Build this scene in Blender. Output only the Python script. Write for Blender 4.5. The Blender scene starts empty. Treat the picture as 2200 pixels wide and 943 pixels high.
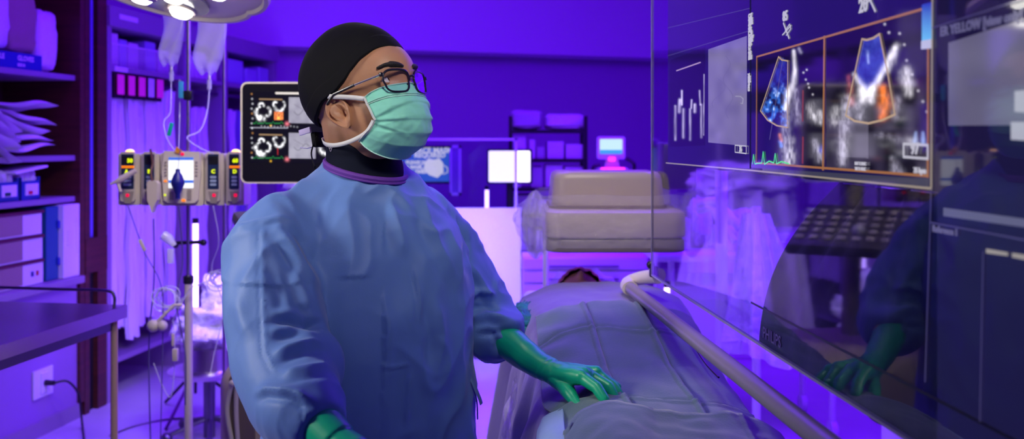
import bpy, bmesh, math, random
import numpy as np
from mathutils import Vector, Matrix, noise
random.seed(7)
PI = math.pi
S = bpy.context.scene
COL = S.collection

# ------------------------------------------------------------ camera, world, lights, exposure
CAMZ = 1.55
F = 2000.0
cam_d = bpy.data.cameras.new('camera'); cam = bpy.data.objects.new('camera', cam_d); COL.objects.link(cam)
cam.location = (0, 0, CAMZ); cam.rotation_euler = (PI/2, 0, 0)
cam_d.sensor_width = 36; cam_d.lens = F/2200*36; cam_d.shift_y = -166.5/2200
cam_d.clip_start = 0.05
cam_d.dof.use_dof = True; cam_d.dof.focus_distance = 1.78; cam_d.dof.aperture_fstop = 4.0
S.camera = cam
S.view_settings.view_transform = 'Standard'; S.view_settings.look = 'None'
S.view_settings.exposure = 0; S.view_settings.gamma = 1; S.view_settings.use_curve_mapping = False
w = bpy.data.worlds.new('world'); S.world = w; w.use_nodes = True
w.node_tree.nodes['Background'].inputs[0].default_value = (0.10, 0.02, 0.7, 1)
w.node_tree.nodes['Background'].inputs[1].default_value = 0.04
VIO = (0.135, 0.002, 1.0)
def area(name, loc, target, size, power, color, size_y=None, spread=180):
    l = bpy.data.lights.new(name, 'AREA'); l.shape = 'RECTANGLE'; l.size = size; l.size_y = size_y or size
    l.energy = power; l.color = color; l.spread = math.radians(spread)
    o = bpy.data.objects.new(name, l); COL.objects.link(o); o.location = loc
    o.rotation_euler = (Vector(target)-Vector(loc)).to_track_quat('-Z', 'Y').to_euler()
    return o
area('violet_flood_back', (0.0, 6.0, 2.85), (0.2, 8.6, 2.2), 2.8, 42, VIO, 0.5)
area('violet_flood_ceiling', (0.6, 4.4, 2.9), (0.6, 4.6, 0), 2.4, 72, VIO, 1.4)
area('violet_flood_closet', (-1.2, 4.9, 2.8), (-2.5, 5.8, 1.0), 1.2, 14, VIO, 0.6)
area('violet_flood_low', (-0.9, 5.3, 0.5), (-2.3, 6.2, 0.9), 0.9, 22, VIO, 0.5)
area('violet_rim', (1.0, 3.6, 2.3), (-0.2, 1.9, 1.3), 0.8, 9, VIO, 0.8)
area('violet_right', (2.4, 3.8, 2.6), (1.2, 4.2, 0.2), 1.2, 60, VIO, 0.8)
area('violet_left_near', (-2.0, 3.6, 2.9), (-2.3, 4.8, 0.6), 0.8, 15, VIO, 0.5)
area('violet_floor_far', (0.0, 5.0, 2.9), (-0.1, 5.9, 0), 0.8, 16, VIO, 0.8, 75)
area('violet_floor_left', (-1.6, 4.7, 2.9), (-1.9, 5.1, 0), 0.7, 9, VIO, 0.7, 70)
FILL_TINT = (0.27, 0.25, 1.0)
area('fill_barrier', (-0.35, 5.3, 2.3), (-0.22, 6.6, 0.55), 0.35, 8.0, FILL_TINT, 0.4, 42)  # added fill to brighten the barrier panel, no lamp stands there
area('fill_packets', (-1.75, 5.2, 0.5), (-2.3, 5.9, 1.1), 0.3, 3.2, (.28, .13, 1.0), 0.8, 110)  # fill added beside the standing tube to brighten the packets
area('fill_trolley', (0.1, 4.3, 1.5), (-0.95, 5.1, 0.9), 0.3, 5.0, (.28, .13, 1.0), 0.8, 60)  # extra fill for the covered trolley, no tube at this spot
area('fill_floor', (1.1, 4.0, 2.3), (1.0, 3.3, 0.0), 0.4, 22.0, (.22, .08, 1.0), 0.4, 70)  # added fill lifting the floor right of the table
area('fill_floor_mid', (-0.2, 5.2, 2.4), (-0.15, 5.3, 0.0), 0.4, 6.5, (.20, .04, 1.0), 0.4, 60)  # added fill lifting the floor in front of the barrier
area('fill_hand', (0.0, 1.2, 2.9), (0.2, 1.84, 1.05), 0.25, 0.24, (1.0, 0.95, 0.85), 0.25, 26)  # fill added overhead to brighten the gloved hand
area('fill_bucket', (-1.2, 4.4, 1.6), (-1.6, 4.9, 0.75), 0.25, 1.8, (.4, .3, 1.0), 0.25, 50)  # added fill that whitens the bucket cover
area('key_left', (-2.05, 1.15, 2.15), (-0.45, 1.75, 1.2), 0.4, 3.2, (1.0, 0.95, 0.86), 0.4, 52)
area('key_face', (0.25, 0.45, 2.6), (-0.28, 1.82, 1.62), 0.3, .75, (1.0, 0.93, 0.84), 0.3, 34)
area('surgical_pool', (-0.5, 2.5, 2.85), (-1.0, 3.65, 1.3), 0.5, 7.5, (1.0, 0.9, 0.76), 0.5, 76)
area('surgical_table', (0.1, 1.7, 2.9), (0.3, 2.75, 1.25), 0.3, 1.5, (1.0, 0.9, 0.78), 0.3, 50)

# ------------------------------------------------------------ helpers
def P(x, y, Y):
    return Vector(((x-1100)/F*Y, Y, CAMZ-(y-305)/F*Y))
def lin(c): return tuple(((v/255)/12.92 if v/255 <= .04045 else ((v/255+.055)/1.055)**2.4) for v in c)

MATS = {}
def mat(name, c=(.5,.5,.5), rough=.5, metal=0, spec=.5, em=None, es=1.0, bump=None, var=None, coat=0, alpha=1, ior=1.5, trans=0, sheen=0, sss=0):
    if name in MATS: return MATS[name]
    m = bpy.data.materials.new(name); m.use_nodes = True
    nt = m.node_tree; b = nt.nodes['Principled BSDF']
    b.inputs['Base Color'].default_value = (*c, 1); b.inputs['Roughness'].default_value = rough
    b.inputs['Metallic'].default_value = metal; b.inputs['Specular IOR Level'].default_value = spec
    b.inputs['IOR'].default_value = ior; b.inputs['Coat Weight'].default_value = coat
    b.inputs['Alpha'].default_value = alpha; b.inputs['Transmission Weight'].default_value = trans
    b.inputs['Sheen Weight'].default_value = sheen
    if sss:
        b.inputs['Subsurface Weight'].default_value = sss; b.inputs['Subsurface Radius'].default_value = (.01,.004,.002)
    if em: b.inputs['Emission Color'].default_value = (*em, 1); b.inputs['Emission Strength'].default_value = es
    tc = None
    if var or bump:
        tc = nt.nodes.new('ShaderNodeTexCoord')
    if var:   # (scale, darker colour factor[, stretch])
        n = nt.nodes.new('ShaderNodeTexNoise'); n.inputs['Scale'].default_value = var[0]; n.inputs['Detail'].default_value = 5
        src = tc.outputs['Object']
        if len(var) > 2:
            mp = nt.nodes.new('ShaderNodeMapping'); mp.inputs['Scale'].default_value = var[2]
            nt.links.new(src, mp.inputs[0]); src = mp.outputs[0]
        nt.links.new(src, n.inputs['Vector'])
        r = nt.nodes.new('ShaderNodeValToRGB'); r.color_ramp.elements[0].position = .3; r.color_ramp.elements[1].position = .7
        k = var[1]; r.color_ramp.elements[0].color = (c[0]*k, c[1]*k, c[2]*k, 1); r.color_ramp.elements[1].color = (*c, 1)
        nt.links.new(n.outputs['Fac'], r.inputs[0]); nt.links.new(r.outputs[0], b.inputs['Base Color'])
    if bump:  # list of (scale, strength, distance[, stretch])
        last = None
        for bb in bump:
            n = nt.nodes.new('ShaderNodeTexNoise'); n.inputs['Scale'].default_value = bb[0]; n.inputs['Detail'].default_value = 4
            src = tc.outputs['Object']
            if len(bb) > 3:
                mp = nt.nodes.new('ShaderNodeMapping'); mp.inputs['Scale'].default_value = bb[3]
                nt.links.new(src, mp.inputs[0]); src = mp.outputs[0]
            nt.links.new(src, n.inputs['Vector'])
            bp = nt.nodes.new('ShaderNodeBump'); bp.inputs['Strength'].default_value = bb[1]; bp.inputs['Distance'].default_value = bb[2]
            nt.links.new(n.outputs['Fac'], bp.inputs['Height'])
            if last: nt.links.new(last.outputs[0], bp.inputs['Normal'])
            last = bp
        nt.links.new(last.outputs[0], b.inputs['Normal'])
    MATS[name] = m
    return m
def film(name, c, a, rough=.15, bump=None):   # thin clear plastic / sheer sheet
    if name in MATS: return MATS[name]
    m = mat(name, c, rough, bump=bump, alpha=a); return m
def clear(name, tint=(.9,.9,.95), ior=1.45, mixf=None):
    if name in MATS: return MATS[name]
    m = bpy.data.materials.new(name); m.use_nodes = True; nt = m.node_tree
    for n in list(nt.nodes): nt.nodes.remove(n)
    o = nt.nodes.new('ShaderNodeOutputMaterial'); t = nt.nodes.new('ShaderNodeBsdfTransparent'); g = nt.nodes.new('ShaderNodeBsdfGlossy')
    t.inputs[0].default_value = (*tint, 1); g.inputs['Roughness'].default_value = .03
    if name in MATS: return MATS[name]
    fr = nt.nodes.new('ShaderNodeFresnel'); fr.inputs[0].default_value = ior
    ge = nt.nodes.new('ShaderNodeNewGeometry'); mu = nt.nodes.new('ShaderNodeMath'); mu.operation = 'MULTIPLY'; iv = nt.nodes.new('ShaderNodeMath'); iv.operation = 'SUBTRACT'; iv.inputs[0].default_value = 1
    nt.links.new(ge.outputs['Backfacing'], iv.inputs[1]); nt.links.new(fr.outputs[0], mu.inputs[0]); nt.links.new(iv.outputs[0], mu.inputs[1])
    mx = nt.nodes.new('ShaderNodeMixShader'); nt.links.new(mu.outputs[0], mx.inputs[0]); nt.links.new(t.outputs[0], mx.inputs[1]); nt.links.new(g.outputs[0], mx.inputs[2])
    nt.links.new(mx.outputs[0], o.inputs[0]); MATS[name] = m
    return m

class MB:
    def __init__(s): s.v = []; s.f = []
    def add(s, vs, fs):
        o = len(s.v); s.v += [tuple(v) for v in vs]; s.f += [tuple(i+o for i in f) for f in fs]; return s
    def bm(s, b):
        b.verts.index_update()
        s.add([v.co.copy() for v in b.verts], [[v.index for v in f.verts] for f in b.faces]); b.free(); return s
    def box(s, c, size, rot=0, bev=0, M=None, seg=2):
        b = bmesh.new(); bmesh.ops.create_cube(b, size=1)
        bmesh.ops.scale(b, vec=size, verts=b.verts)
        if bev: bmesh.ops.bevel(b, geom=b.edges[:], offset=min(bev, min(size)*.49), segments=seg, profile=.5, affect='EDGES')
        T = Matrix.Translation(c) @ (M if M is not None else Matrix.Rotation(rot, 4, 'Z'))
        bmesh.ops.transform(b, matrix=T, verts=b.verts); return s.bm(b)
    def ell(s, c, r, M=None, nu=24, nv=16):
        b = bmesh.new(); bmesh.ops.create_uvsphere(b, u_segments=nu, v_segments=nv, radius=1)
        bmesh.ops.scale(b, vec=r if hasattr(r, '__len__') else (r, r, r), verts=b.verts)
        T = Matrix.Translation(c) @ (M if M is not None else Matrix.Identity(4))
        bmesh.ops.transform(b, matrix=T, verts=b.verts); return s.bm(b)
    def cyl(s, a, b_, r, r2=None, seg=20):
        return s.tube([a, b_], [r, r if r2 is None else r2], seg)
    def tube(s, pts, r, seg=12, cap=True, flat=None):
        pts = [Vector(p) for p in pts]; n = len(pts)
        R = r if hasattr(r, '__len__') else [r]*n
        up = None; rings = []
        for i, p in enumerate(pts):
            t = (pts[min(i+1, n-1)]-pts[max(i-1, 0)])
            t = t.normalized() if t.length > 1e-9 else Vector((0,0,1))
            if up is None:
                up = Vector((0,0,1)) if abs(t.z) < .9 else Vector((1,0,0))
            x = t.cross(up)
            if x.length < 1e-6: x = t.orthogonal()
            x.normalize(); y = x.cross(t).normalized(); up = y
            fl = flat if flat else 1
            rings.append([p + x*math.cos(2*PI*k/seg)*R[i] + y*math.sin(2*PI*k/seg)*R[i]*fl for k in range(seg)])
        vs = [v for ring in rings for v in ring]; fs = []
        for i in range(n-1):
            for k in range(seg):
                a = i*seg+k; b = i*seg+(k+1) % seg
                fs.append((a, b, b+seg, a+seg))
        if cap: fs.append(tuple(range(seg))[::-1]); fs.append(tuple((n-1)*seg+k for k in range(seg)))
        return s.add(vs, fs)
    def capsule(s, a, b, ra, rb=None, seg=16):
        a = Vector(a); b = Vector(b); rb = ra if rb is None else rb
        s.ell(a, ra, nu=seg, nv=10); s.ell(b, rb, nu=seg, nv=10)
        return s.tube([a, b], [ra, rb], seg)
    def chain(s, pts, rs, seg=16):
        for i in range(len(pts)-1): s.capsule(pts[i], pts[i+1], rs[i], rs[i+1], seg)
        return s
    def lathe(s, c, prof, seg=28, M=None):
        vs = []; fs = []; n = len(prof)
        for r, z in prof:
            for k in range(seg):
                v = Vector((r*math.cos(2*PI*k/seg), r*math.sin(2*PI*k/seg), z))
                if M is not None: v = M @ v
                vs.append(Vector(c)+v)
        for i in range(n-1):
            for k in range(seg):
                a = i*seg+k; b = i*seg+(k+1) % seg
                fs.append((a, b, b+seg, a+seg))
        fs.append(tuple(range(seg))[::-1]); fs.append(tuple((n-1)*seg+k for k in range(seg)))
        return s.add(vs, fs)
    def grid(s, fn, nu, nv, closeu=False):
        vs = [fn(i/(nu if closeu else nu-1), j/(nv-1)) for j in range(nv) for i in range(nu)]; fs = []
        for j in range(nv-1):
            for i in range(nu if closeu else nu-1):
                a = j*nu+i; b = j*nu+(i+1) % nu
                fs.append((a, b, b+nu, a+nu))
        return s.add(vs, fs)
    def prism(s, pts, off):     # polygon pts (3D) extruded by vector off
        n = len(pts); off = Vector(off); pts = [Vector(p) for p in pts]
        vs = pts+[p+off for p in pts]
        fs = [tuple(range(n)), tuple(range(2*n-1, n-1, -1))]+[(i, i+n, (i+1) % n+n, (i+1) % n) for i in range(n)]
        return s.add(vs, fs)
    def build(s, name, m, parent=None, smooth=True, fix=True, auto=True):
        me = bpy.data.meshes.new(name)
        off = Vector(parent_world(parent))
        me.from_pydata([tuple(Vector(v)-off) for v in s.v], [], s.f)
        if fix:
            b = bmesh.new(); b.from_mesh(me); bmesh.ops.recalc_face_normals(b, faces=b.faces)
            if smooth and auto:
                for e in b.edges:
                    if len(e.link_faces) == 2 and e.calc_face_angle(0) > .7: e.smooth = False
            b.to_mesh(me); b.free()
        if smooth:
            for p in me.polygons: p.use_smooth = True
        me.materials.append(m)
        o = bpy.data.objects.new(name, me); COL.objects.link(o)
        if parent: o.parent = parent
        return o
def parent_world(p):
    v = Vector((0,0,0))
    while p is not None: v += p.location; p = p.parent
    return v
def thing(name, label, cat, loc=(0,0,0), group=None):
    o = bpy.data.objects.new(name, None); COL.objects.link(o); o.location = loc; o.empty_display_size = .1
    return tag(o, label, cat, group)
def tag(o, label, cat, group=None):
    o['label'] = label; o['category'] = cat
    if group: o['group'] = group
    return o
def struct(o): o['kind'] = 'structure'; return o
def centre(o):    # move a single-mesh thing's origin to its base centre
    me = o.data; co = np.empty(len(me.vertices)*3); me.vertices.foreach_get('co', co); co = co.reshape(-1, 3)
    c = (co.min(0)+co.max(0))/2; c[2] = co[:, 2].min()
    me.transform(Matrix.Translation(-Vector(c))); o.location = Vector(c)+Vector(o.location); return o
def solo(mb, name, m, label, cat, group=None, **k):
    return centre(tag(mb.build(name, m, **k), label, cat, group))
def remesh(mb, vox, smooth_it=3, fac=.5):
    me = bpy.data.meshes.new('t'); me.from_pydata(mb.v, [], mb.f)
    o = bpy.data.objects.new('t', me); COL.objects.link(o)
    r = o.modifiers.new('r', 'REMESH'); r.mode = 'VOXEL'; r.voxel_size = vox
    sm = o.modifiers.new('s', 'SMOOTH'); sm.iterations = smooth_it; sm.factor = fac
    dg = bpy.context.evaluated_depsgraph_get(); dg.update()
    e = o.evaluated_get(dg); m2 = e.to_mesh()
    n = len(m2.vertices); co = np.empty(n*3); m2.vertices.foreach_get('co', co); co = co.reshape(-1, 3).copy()
    nr = np.empty(n*3); m2.vertices.foreach_get('normal', nr); nr = nr.reshape(-1, 3).copy()
    fs = [tuple(p.vertices) for p in m2.polygons]
    e.to_mesh_clear(); bpy.data.objects.remove(o); bpy.data.meshes.remove(me)
    return co, nr, fs
def from_np(co, fs):
    m = MB(); m.v = [tuple(c) for c in co]; m.f = fs; return m
def text_mb(txt, size, M, bold=0.0, depth=0.0005):
    cu = bpy.data.curves.new('t', 'FONT'); cu.body = txt; cu.size = size; cu.extrude = depth; cu.offset = bold; cu.resolution_u = 2
    o = bpy.data.objects.new('t', cu); COL.objects.link(o)
    dg = bpy.context.evaluated_depsgraph_get(); e = o.evaluated_get(dg); me = e.to_mesh()
    m = MB(); m.add([M @ v.co for v in me.vertices], [tuple(p.vertices) for p in me.polygons])
    e.to_mesh_clear(); bpy.data.objects.remove(o); bpy.data.curves.remove(cu)
    return m
def frameM(o, u, v):    # matrix with columns u, v, n at o
    u = Vector(u).normalized(); v = Vector(v).normalized(); n = u.cross(v)
    return Matrix(((u.x, v.x, n.x, o[0]), (u.y, v.y, n.y, o[1]), (u.z, v.z, n.z, o[2]), (0,0,0,1)))
def smooth_path(pts, k=6):
    pts = [Vector(p) for p in pts]; out = []
    n = len(pts)
    for i in range(n-1):
        p0 = pts[max(i-1, 0)]; p1 = pts[i]; p2 = pts[i+1]; p3 = pts[min(i+2, n-1)]
        for j in range(k):
            t = j/k
            out.append(.5*((2*p1)+(p2-p0)*t+(2*p0-5*p1+4*p2-p3)*t*t+(3*p1-p0-3*p2+p3)*t**3))
    out.append(pts[-1]); return out
def copy_tree(o, parent=None):
    c = o.copy(); COL.objects.link(c)
    if parent: c.parent = parent
    for ch in list(o.children): copy_tree(ch, c)
    return c
def ss(a, b, x):
    t = np.clip((x-a)/(b-a), 0, 1); return t*t*(3-2*t)

# ------------------------------------------------------------ materials
wall_m = mat('wall_paint', (.50,.26,.60), .7, bump=[(60,.05,.01)])
up_m = mat('soffit_paint', (.80,.55,.88), .7)
floor_m = mat('vinyl_floor', (.62,.6,.66), .22, var=(2,.85), bump=[(3,.06,.01)])
wood = mat('brown_wood', (.11,.028,.014), .45, var=(3,.55,(1,1,14)))
wood_d = mat('dark_wood', (.07,.015,.012), .5)
lam = mat('grey_laminate', (.30,.22,.34), .4)
white_p = mat('white_plastic', (.8,.8,.82), .35)
beige_p = mat('beige_plastic', (.56,.5,.42), .4)
beige_d = mat('dark_beige_plastic', (.30,.26,.22), .45)
black_p = mat('black_plastic', (.012,.012,.014), .35)
navy_p = mat('navy_key_panel', (.015,.03,.08), .35)
steel = mat('brushed_steel', (.62,.6,.58), .28, metal=1, bump=[(5,.1,.002,(1,40,40))])
steel_lit_warm = mat('steel_lit_warm', (.80,.58,.28), .3, metal=.3)  # warm highlight on the table legs is put into their base colour
steel_d = mat('dark_steel', (.2,.2,.22), .35, metal=1)
paper = mat('white_packaging', (.78,.76,.8), .6, bump=[(14,.4,.01)])
card = mat('brown_card', (.33,.24,.2), .7, bump=[(8,.2,.004)])
blue_p = mat('blue_plastic', (.015,.04,.32), .35)
teal_p = mat('teal_blue_box', (.01,.10,.22), .5)
cloth_w = mat('white_packets', (.75,.72,.8), .5, bump=[(9,.5,.015,(6,6,1))])
pink = mat('pink_label', (.9,.05,.45), .5, em=(.9,.02,.35), es=.12)
mesh_w = mat('white_wire', (.8,.8,.85), .4)
plastic_film = film('clear_plastic_film', (.75,.75,.85), .32, .12, bump=[(22,1.0,.02),(60,.5,.006)])
bag_film = film('fluid_bag_plastic', (.72,.7,.85), .42, .15, bump=[(18,.6,.01)])
tube_m = mat('clear_tubing', (.75,.75,.85), .2, alpha=.55)
green_p = mat('green_tag', (.0,.45,.25), .4)
red_e = mat('red_indicator', (.5,.01,.05), .4, em=(.9,.0,.06), es=.9)
yel_e = mat('yellow_digits', (.3,.3,0), .4, em=(.75,.95,0), es=1.1)
ora_e = mat('orange_digits', (.4,.1,0), .4, em=(1,.22,.0), es=1.1)
white_e = mat('lit_white_screen', (.6,.6,.6), .3, em=(.92,.97,1), es=.95)
white_h = mat('bright_screen', (.6,.6,.6), .3, em=(1,.97,1), es=1.6)
blue_e = mat('lit_blue_band', (.05,.1,.4), .3, em=(.03,.14,.62), es=.9)
tube_e = mat('light_tube_glow', (.8,.8,.8), .3, em=(.45,.3,1), es=6)
lamp_e = mat('surgical_lamp_glow', (1,1,1), .3, em=(1,.97,.86), es=8)

# ------------------------------------------------------------ pictures on lit screens (vertex-coloured pixel grids)
def vmat(name, es=1.0, rough=.06, ior=1.6):
    if name in MATS: return MATS[name]
    m = mat(name, (.004,.004,.006), rough, em=(0,0,0), es=es, ior=ior); nt = m.node_tree
    at = nt.nodes.new('ShaderNodeAttribute'); at.attribute_name = 'Col'
    nt.links.new(at.outputs['Color'], nt.nodes['Principled BSDF'].inputs['Emission Color']); return m
def vnoise(x, y, seed=0):
    r = np.random.RandomState(seed); T = r.rand(256, 256)
    xi = np.floor(x).astype(int); yi = np.floor(y).astype(int); fx = x-xi; fy = y-yi; fx = fx*fx*(3-2*fx); fy = fy*fy*(3-2*fy)
    g = lambda i, j: T[i % 256, j % 256]
    return (g(xi, yi)*(1-fx)+g(xi+1, yi)*fx)*(1-fy)+(g(xi, yi+1)*(1-fx)+g(xi+1, yi+1)*fx)*fy
class Pic:
    def __init__(s, corners, nx, ny, base):     # corners TL TR BR BL in picture coordinates
        u, v = np.meshgrid(np.linspace(0, 1, nx), np.linspace(0, 1, ny)); c = np.array(corners, float)
        s.nx, s.ny = nx, ny
        s.X = ((1-u)*(1-v)*c[0,0]+u*(1-v)*c[1,0]+u*v*c[2,0]+(1-u)*v*c[3,0]).ravel(); s.Y = ((1-u)*(1-v)*c[0,1]+u*(1-v)*c[1,1]+u*v*c[2,1]+(1-u)*v*c[3,1]).ravel()
        s.C = np.tile(np.array(base, float), (nx*ny, 1))
    def dist(s, p, q):
        px, py = p; dx, dy = q[0]-px, q[1]-py; L = max(dx*dx+dy*dy, 1e-9)
        t = np.clip(((s.X-px)*dx+(s.Y-py)*dy)/L, 0, 1); return np.hypot(s.X-px-t*dx, s.Y-py-t*dy), t
    def glow(s, pts, w, col, inten=1, speck=.7, seed=0, sc=(3, 5)):   # soft speckled streak
        best = np.full(len(s.X), 1e9); ws = w if hasattr(w, '__len__') else [w]*len(pts); W = np.ones(len(s.X))
        for i in range(max(1, len(pts)-1)):
            d, t = s.dist(pts[i], pts[min(i+1, len(pts)-1)]); ww = ws[i]+(ws[min(i+1, len(ws)-1)]-ws[i])*t
            k = d/ww < best; best[k] = (d/ww)[k]
        f = np.exp(-best**2*1.2); sx_, sy_ = sc[0]*1.7, sc[1]*2.4; n = vnoise(s.X/sx_, s.Y/sy_, seed)*.65+vnoise(s.X/sx_*2.3+9, s.Y/sy_*2.0, seed+1)*.35; speck = speck*.8
        f = f*(1-speck+speck*np.clip((n-.25)*2.4, 0, 1.3))*inten
        s.C += f[:, None]*np.array(col)
    def line(s, pts, w, col):
        for p, q in zip(pts[:-1], pts[1:]):
            d, _ = s.dist(p, q); f = np.clip(w-d+.5, 0, 1)[:, None]; s.C = s.C*(1-f)+f*np.array(col)
    def region(s, pts):
        n = len(pts); ins = np.zeros(len(s.X), bool)
        for i in range(n):
            x1, y1 = pts[i]; x2, y2 = pts[(i+1) % n]
            c = ((y1 > s.Y) != (y2 > s.Y)) & (s.X < (x2-x1)*(s.Y-y1)/((y2-y1) if y2 != y1 else 1e-9)+x1); ins ^= c
        return ins
    def build(s, scr, name, m, parent, e):
        pts = [scr.hit(x, y, e) for x, y in zip(s.X, s.Y)]; fs = [(j*s.nx+i, j*s.nx+i+1, (j+1)*s.nx+i+1, (j+1)*s.nx+i) for j in range(s.ny-1) for i in range(s.nx-1)]
        mb = MB(); mb.v = [tuple(p) for p in pts]; mb.f = fs
        o = mb.build(name, m, parent, fix=False)
        at = o.data.color_attributes.new('Col', 'FLOAT_COLOR', 'POINT'); C4 = np.c_[np.clip(s.C, 0, 4), np.ones(len(s.C))].astype(np.float32); at.data.foreach_set('color', C4.ravel()); return o
# ------------------------------------------------------------ the room
FLX = lambda Y: -3.164+.14*Y          # front plane of the left cabinets
def fp(Y, off=0): # point on left front plane, off = into the wall
    n = Vector((-1, .14, 0)).normalized(); return Vector((FLX(Y), Y, 0))+n*off
m = MB().box((0, 4.4, -.05), (9, 14, .1)); struct(m.build('floor', floor_m, smooth=False))
m = MB().box((0, 4.4, 3.05), (9, 14, .1)); struct(m.build('ceiling', up_m, smooth=False))
BL = Vector((-2.255, 8.65, 0)); BR = Vector((1.34, 9.85, 0))       # back wall line
def wall(name, a, b, z0, z1, th, mt):
    a = Vector(a); b = Vector(b); d = (b-a).normalized(); n = Vector((-d.y, d.x, 0))
    p = [a, b, b+n*th, a+n*th]
    return struct(MB().prism([Vector((q.x, q.y, z0)) for q in p], (0, 0, z1-z0)).build(name, mt, smooth=False))
dB = (BR-BL).normalized(); nB = Vector((-dB.y, dB.x, 0))
wall('wall_back', BL-dB*1.0, BR+dB*2.2, 0, 3.0, .1, wall_m)
wall('trim_1', BL-nB*.45-dB*.8, BR-nB*.45+dB*2.1, 2.40, 3.0, .4, up_m)
wall('wall_left', (FLX(-2)-.62, -2, 0), (FLX(9.2)-.62, 9.2, 0), 0, 3.0, .1, wall_m)
wall('wall_right', (3.3, 10.9, 0), (3.3, -2, 0), 0, 3.0, .1, wall_m)
wall('wall_front', (3.4, -2.0, 0), (-4.5, -2.0, 0), 0, 3.0, .1, wall_m)

# ---- left cabinetry
dl = Vector((.14, 1, 0)).normalized(); nl = Vector((-1, .14, 0)).normalized()
RL = math.atan2(-dl.x, dl.y)
def lbox(mb, Y0, Y1, z0, z1, o0, o1, bev=0):     # box along left wall: between Y0..Y1 on front plane, depth o0..o1
    a = fp(Y0, o0); b = fp(Y1, o0); c = fp(Y1, o1); d = fp(Y0, o1)
    cc = (a+b+c+d)/4; cc.z = (z0+z1)/2
    return mb.box(cc, ((o1-o0), (b-a).length, z1-z0), RL, bev)
t = thing('shelving_cabinet', 'brown wooden open shelving cabinet along the left wall holding boxes and packages', 'cabinet', fp(4.6, .3))
m = MB(); lbox(m, 5.24, 5.28, .08, 2.75, 0, .5); m.build('side_panel', wood, t, smooth=False)
m = MB(); lbox(m, 3.5, 3.54, .08, 2.75, 0, .5); m.build('side_panel', wood, t, smooth=False)
m = MB(); lbox(m, 3.54, 5.24, .08, 2.75, .48, .5); m.build('back_panel', wood_d, t, smooth=False)
m = MB(); lbox(m, 3.54, 5.24, 2.7, 2.75, .0, .48); m.build('top_panel', wood, t, smooth=False)
for z in (1.925, 1.475, 1.245):
    m = MB(); lbox(m, 3.54, 5.24, z-.03, z, .03, .48, .003); m.build('shelf', lam, t, smooth=False)
m = MB(); lbox(m, 3.54, 5.24, .76, .8, -.03, .48, .004); m.build('counter', lam, t, smooth=False)
m = MB(); lbox(m, 3.54, 5.24, .08, .76, .02, .48); m.build('base_cabinet', mat('violet_grey_front', (.36,.2,.5), .5), t, smooth=False)
m = MB(); lbox(m, 3.54, 5.24, .0, .08, .0, .48); m.build('plinth', lam, t, smooth=False)
t = thing('door_post', 'dark brown wooden post with recessed channel between the shelving and hanging closet', 'post', fp(5.4, .1))
m = MB(); lbox(m, 5.285, 5.33, 0, 2.75, 0, .06); lbox(m, 5.41, 5.5, 0, 2.75, 0, .06); m.build('frame', wood, t, smooth=False)
m = MB(); lbox(m, 5.33, 5.41, 0, 2.75, .03, .06); m.build('channel', black_p, t, smooth=False)
m = MB(); lbox(m, 5.36, 5.385, 1.0, 2.75, .015, .03); m.build('strip', mat('blue_strip', (.15,.12,.5), .4), t, smooth=False)
m = MB(); lbox(m, 5.29, 5.5, .8, 1.0, -.004, .0); m.build('lower_plate', wood, t, smooth=False)
t = thing('hanging_closet', 'open closet unit past the wooden post with long packets hanging under its shelf', 'closet', fp(6, .3))
for a, b in ((5.505, 5.55), (6.42, 6.46), (7.05, 7.1), (8.0, 8.05)):
    m = MB(); lbox(m, a, b, 0, 2.36, 0, .55); m.build('side_panel', lam, t, smooth=False)
m = MB(); lbox(m, 5.5, 8.05, 0, 2.36, .55, .57); m.build('back_panel', wood_d, t, smooth=False)
m = MB(); lbox(m, 5.5, 8.05, 2.24, 2.36, -.02, .55); m.build('header', lam, t, smooth=False)
m = MB(); lbox(m, 5.55, 8.0, 1.975, 2.005, .0, .55); m.build('shelf', lam, t, smooth=False)
m = MB(); lbox(m, 5.58, 5.72, 1.975, 2.005, -.004, .0); m.build('label_strip', white_p, t, smooth=False)
m = MB(); lbox(m, 5.6, 5.8, 2.29, 2.32, -.024, -.02); m.build('label_strip', white_p, t, smooth=False)
m = MB(); lbox(m, 5.55, 8.0, .22, .25, .0, .55); m.build('floor_shelf', lam, t, smooth=False)
m = MB(); lbox(m, 5.55, 8.0, 1.90, 1.92, .05, .07); m.build('hanging_rail', steel_d, t, smooth=False)

# hanging packets with coloured tags
def packet(Y, wd, z1, z0, off, ph):
    m = MB()
    base = fp(Y, off)
    def fn(u, v):
        x = (u-.5)*wd; z = z1+(z0-z1)*v
        d = .012*math.sin(u*14+ph)*(.4+v)+.01*math.sin(u*31+ph*2+v*2)+.006*math.sin(v*22+u*6)
        p = base+dl*(x*(1+.15*math.sin(v*3+ph)))+nl*d; return Vector((p.x, p.y, z+.01*math.sin(u*9+ph)))
    m.grid(fn, 18, 22)
    m.grid(lambda u, v: fn(u, v)+nl*.02, 18, 22)
    return m
tagc = [pink, pink, pink, white_p, pink]
k = 0
for i, Y in enumerate((5.64, 5.76, 5.88, 5.99, 6.10, 6.22, 6.33)):
    t = thing('hanging_packet', ['first', 'second', 'third', 'fourth', 'fifth', 'sixth', 'seventh'][i]+' long white packet from the wooden post, hanging under the closet shelf', 'packet', (fp(Y, .1).x, fp(Y, .1).y, .5), 'long packets hanging in the closet')
    packet(Y, .115, 1.90, .36+.05*math.sin(i*2.1), .05+.03*(i % 2), i*1.7).build('pouch', cloth_w, t, auto=False)
    if i < 5:
        m = MB(); c = fp(Y, -.005); m.box((c.x, c.y, 1.898), (.006, .072, .12), RL+.08*math.sin(i*3), .002); m.build('tag', tagc[i], t, smooth=False)
        m = MB(); m.box((fp(Y, .02).x, fp(Y, .02).y, 1.89), (.02, .1, .15), RL, .002); m.build('holder', black_p, t, smooth=False)
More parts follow.
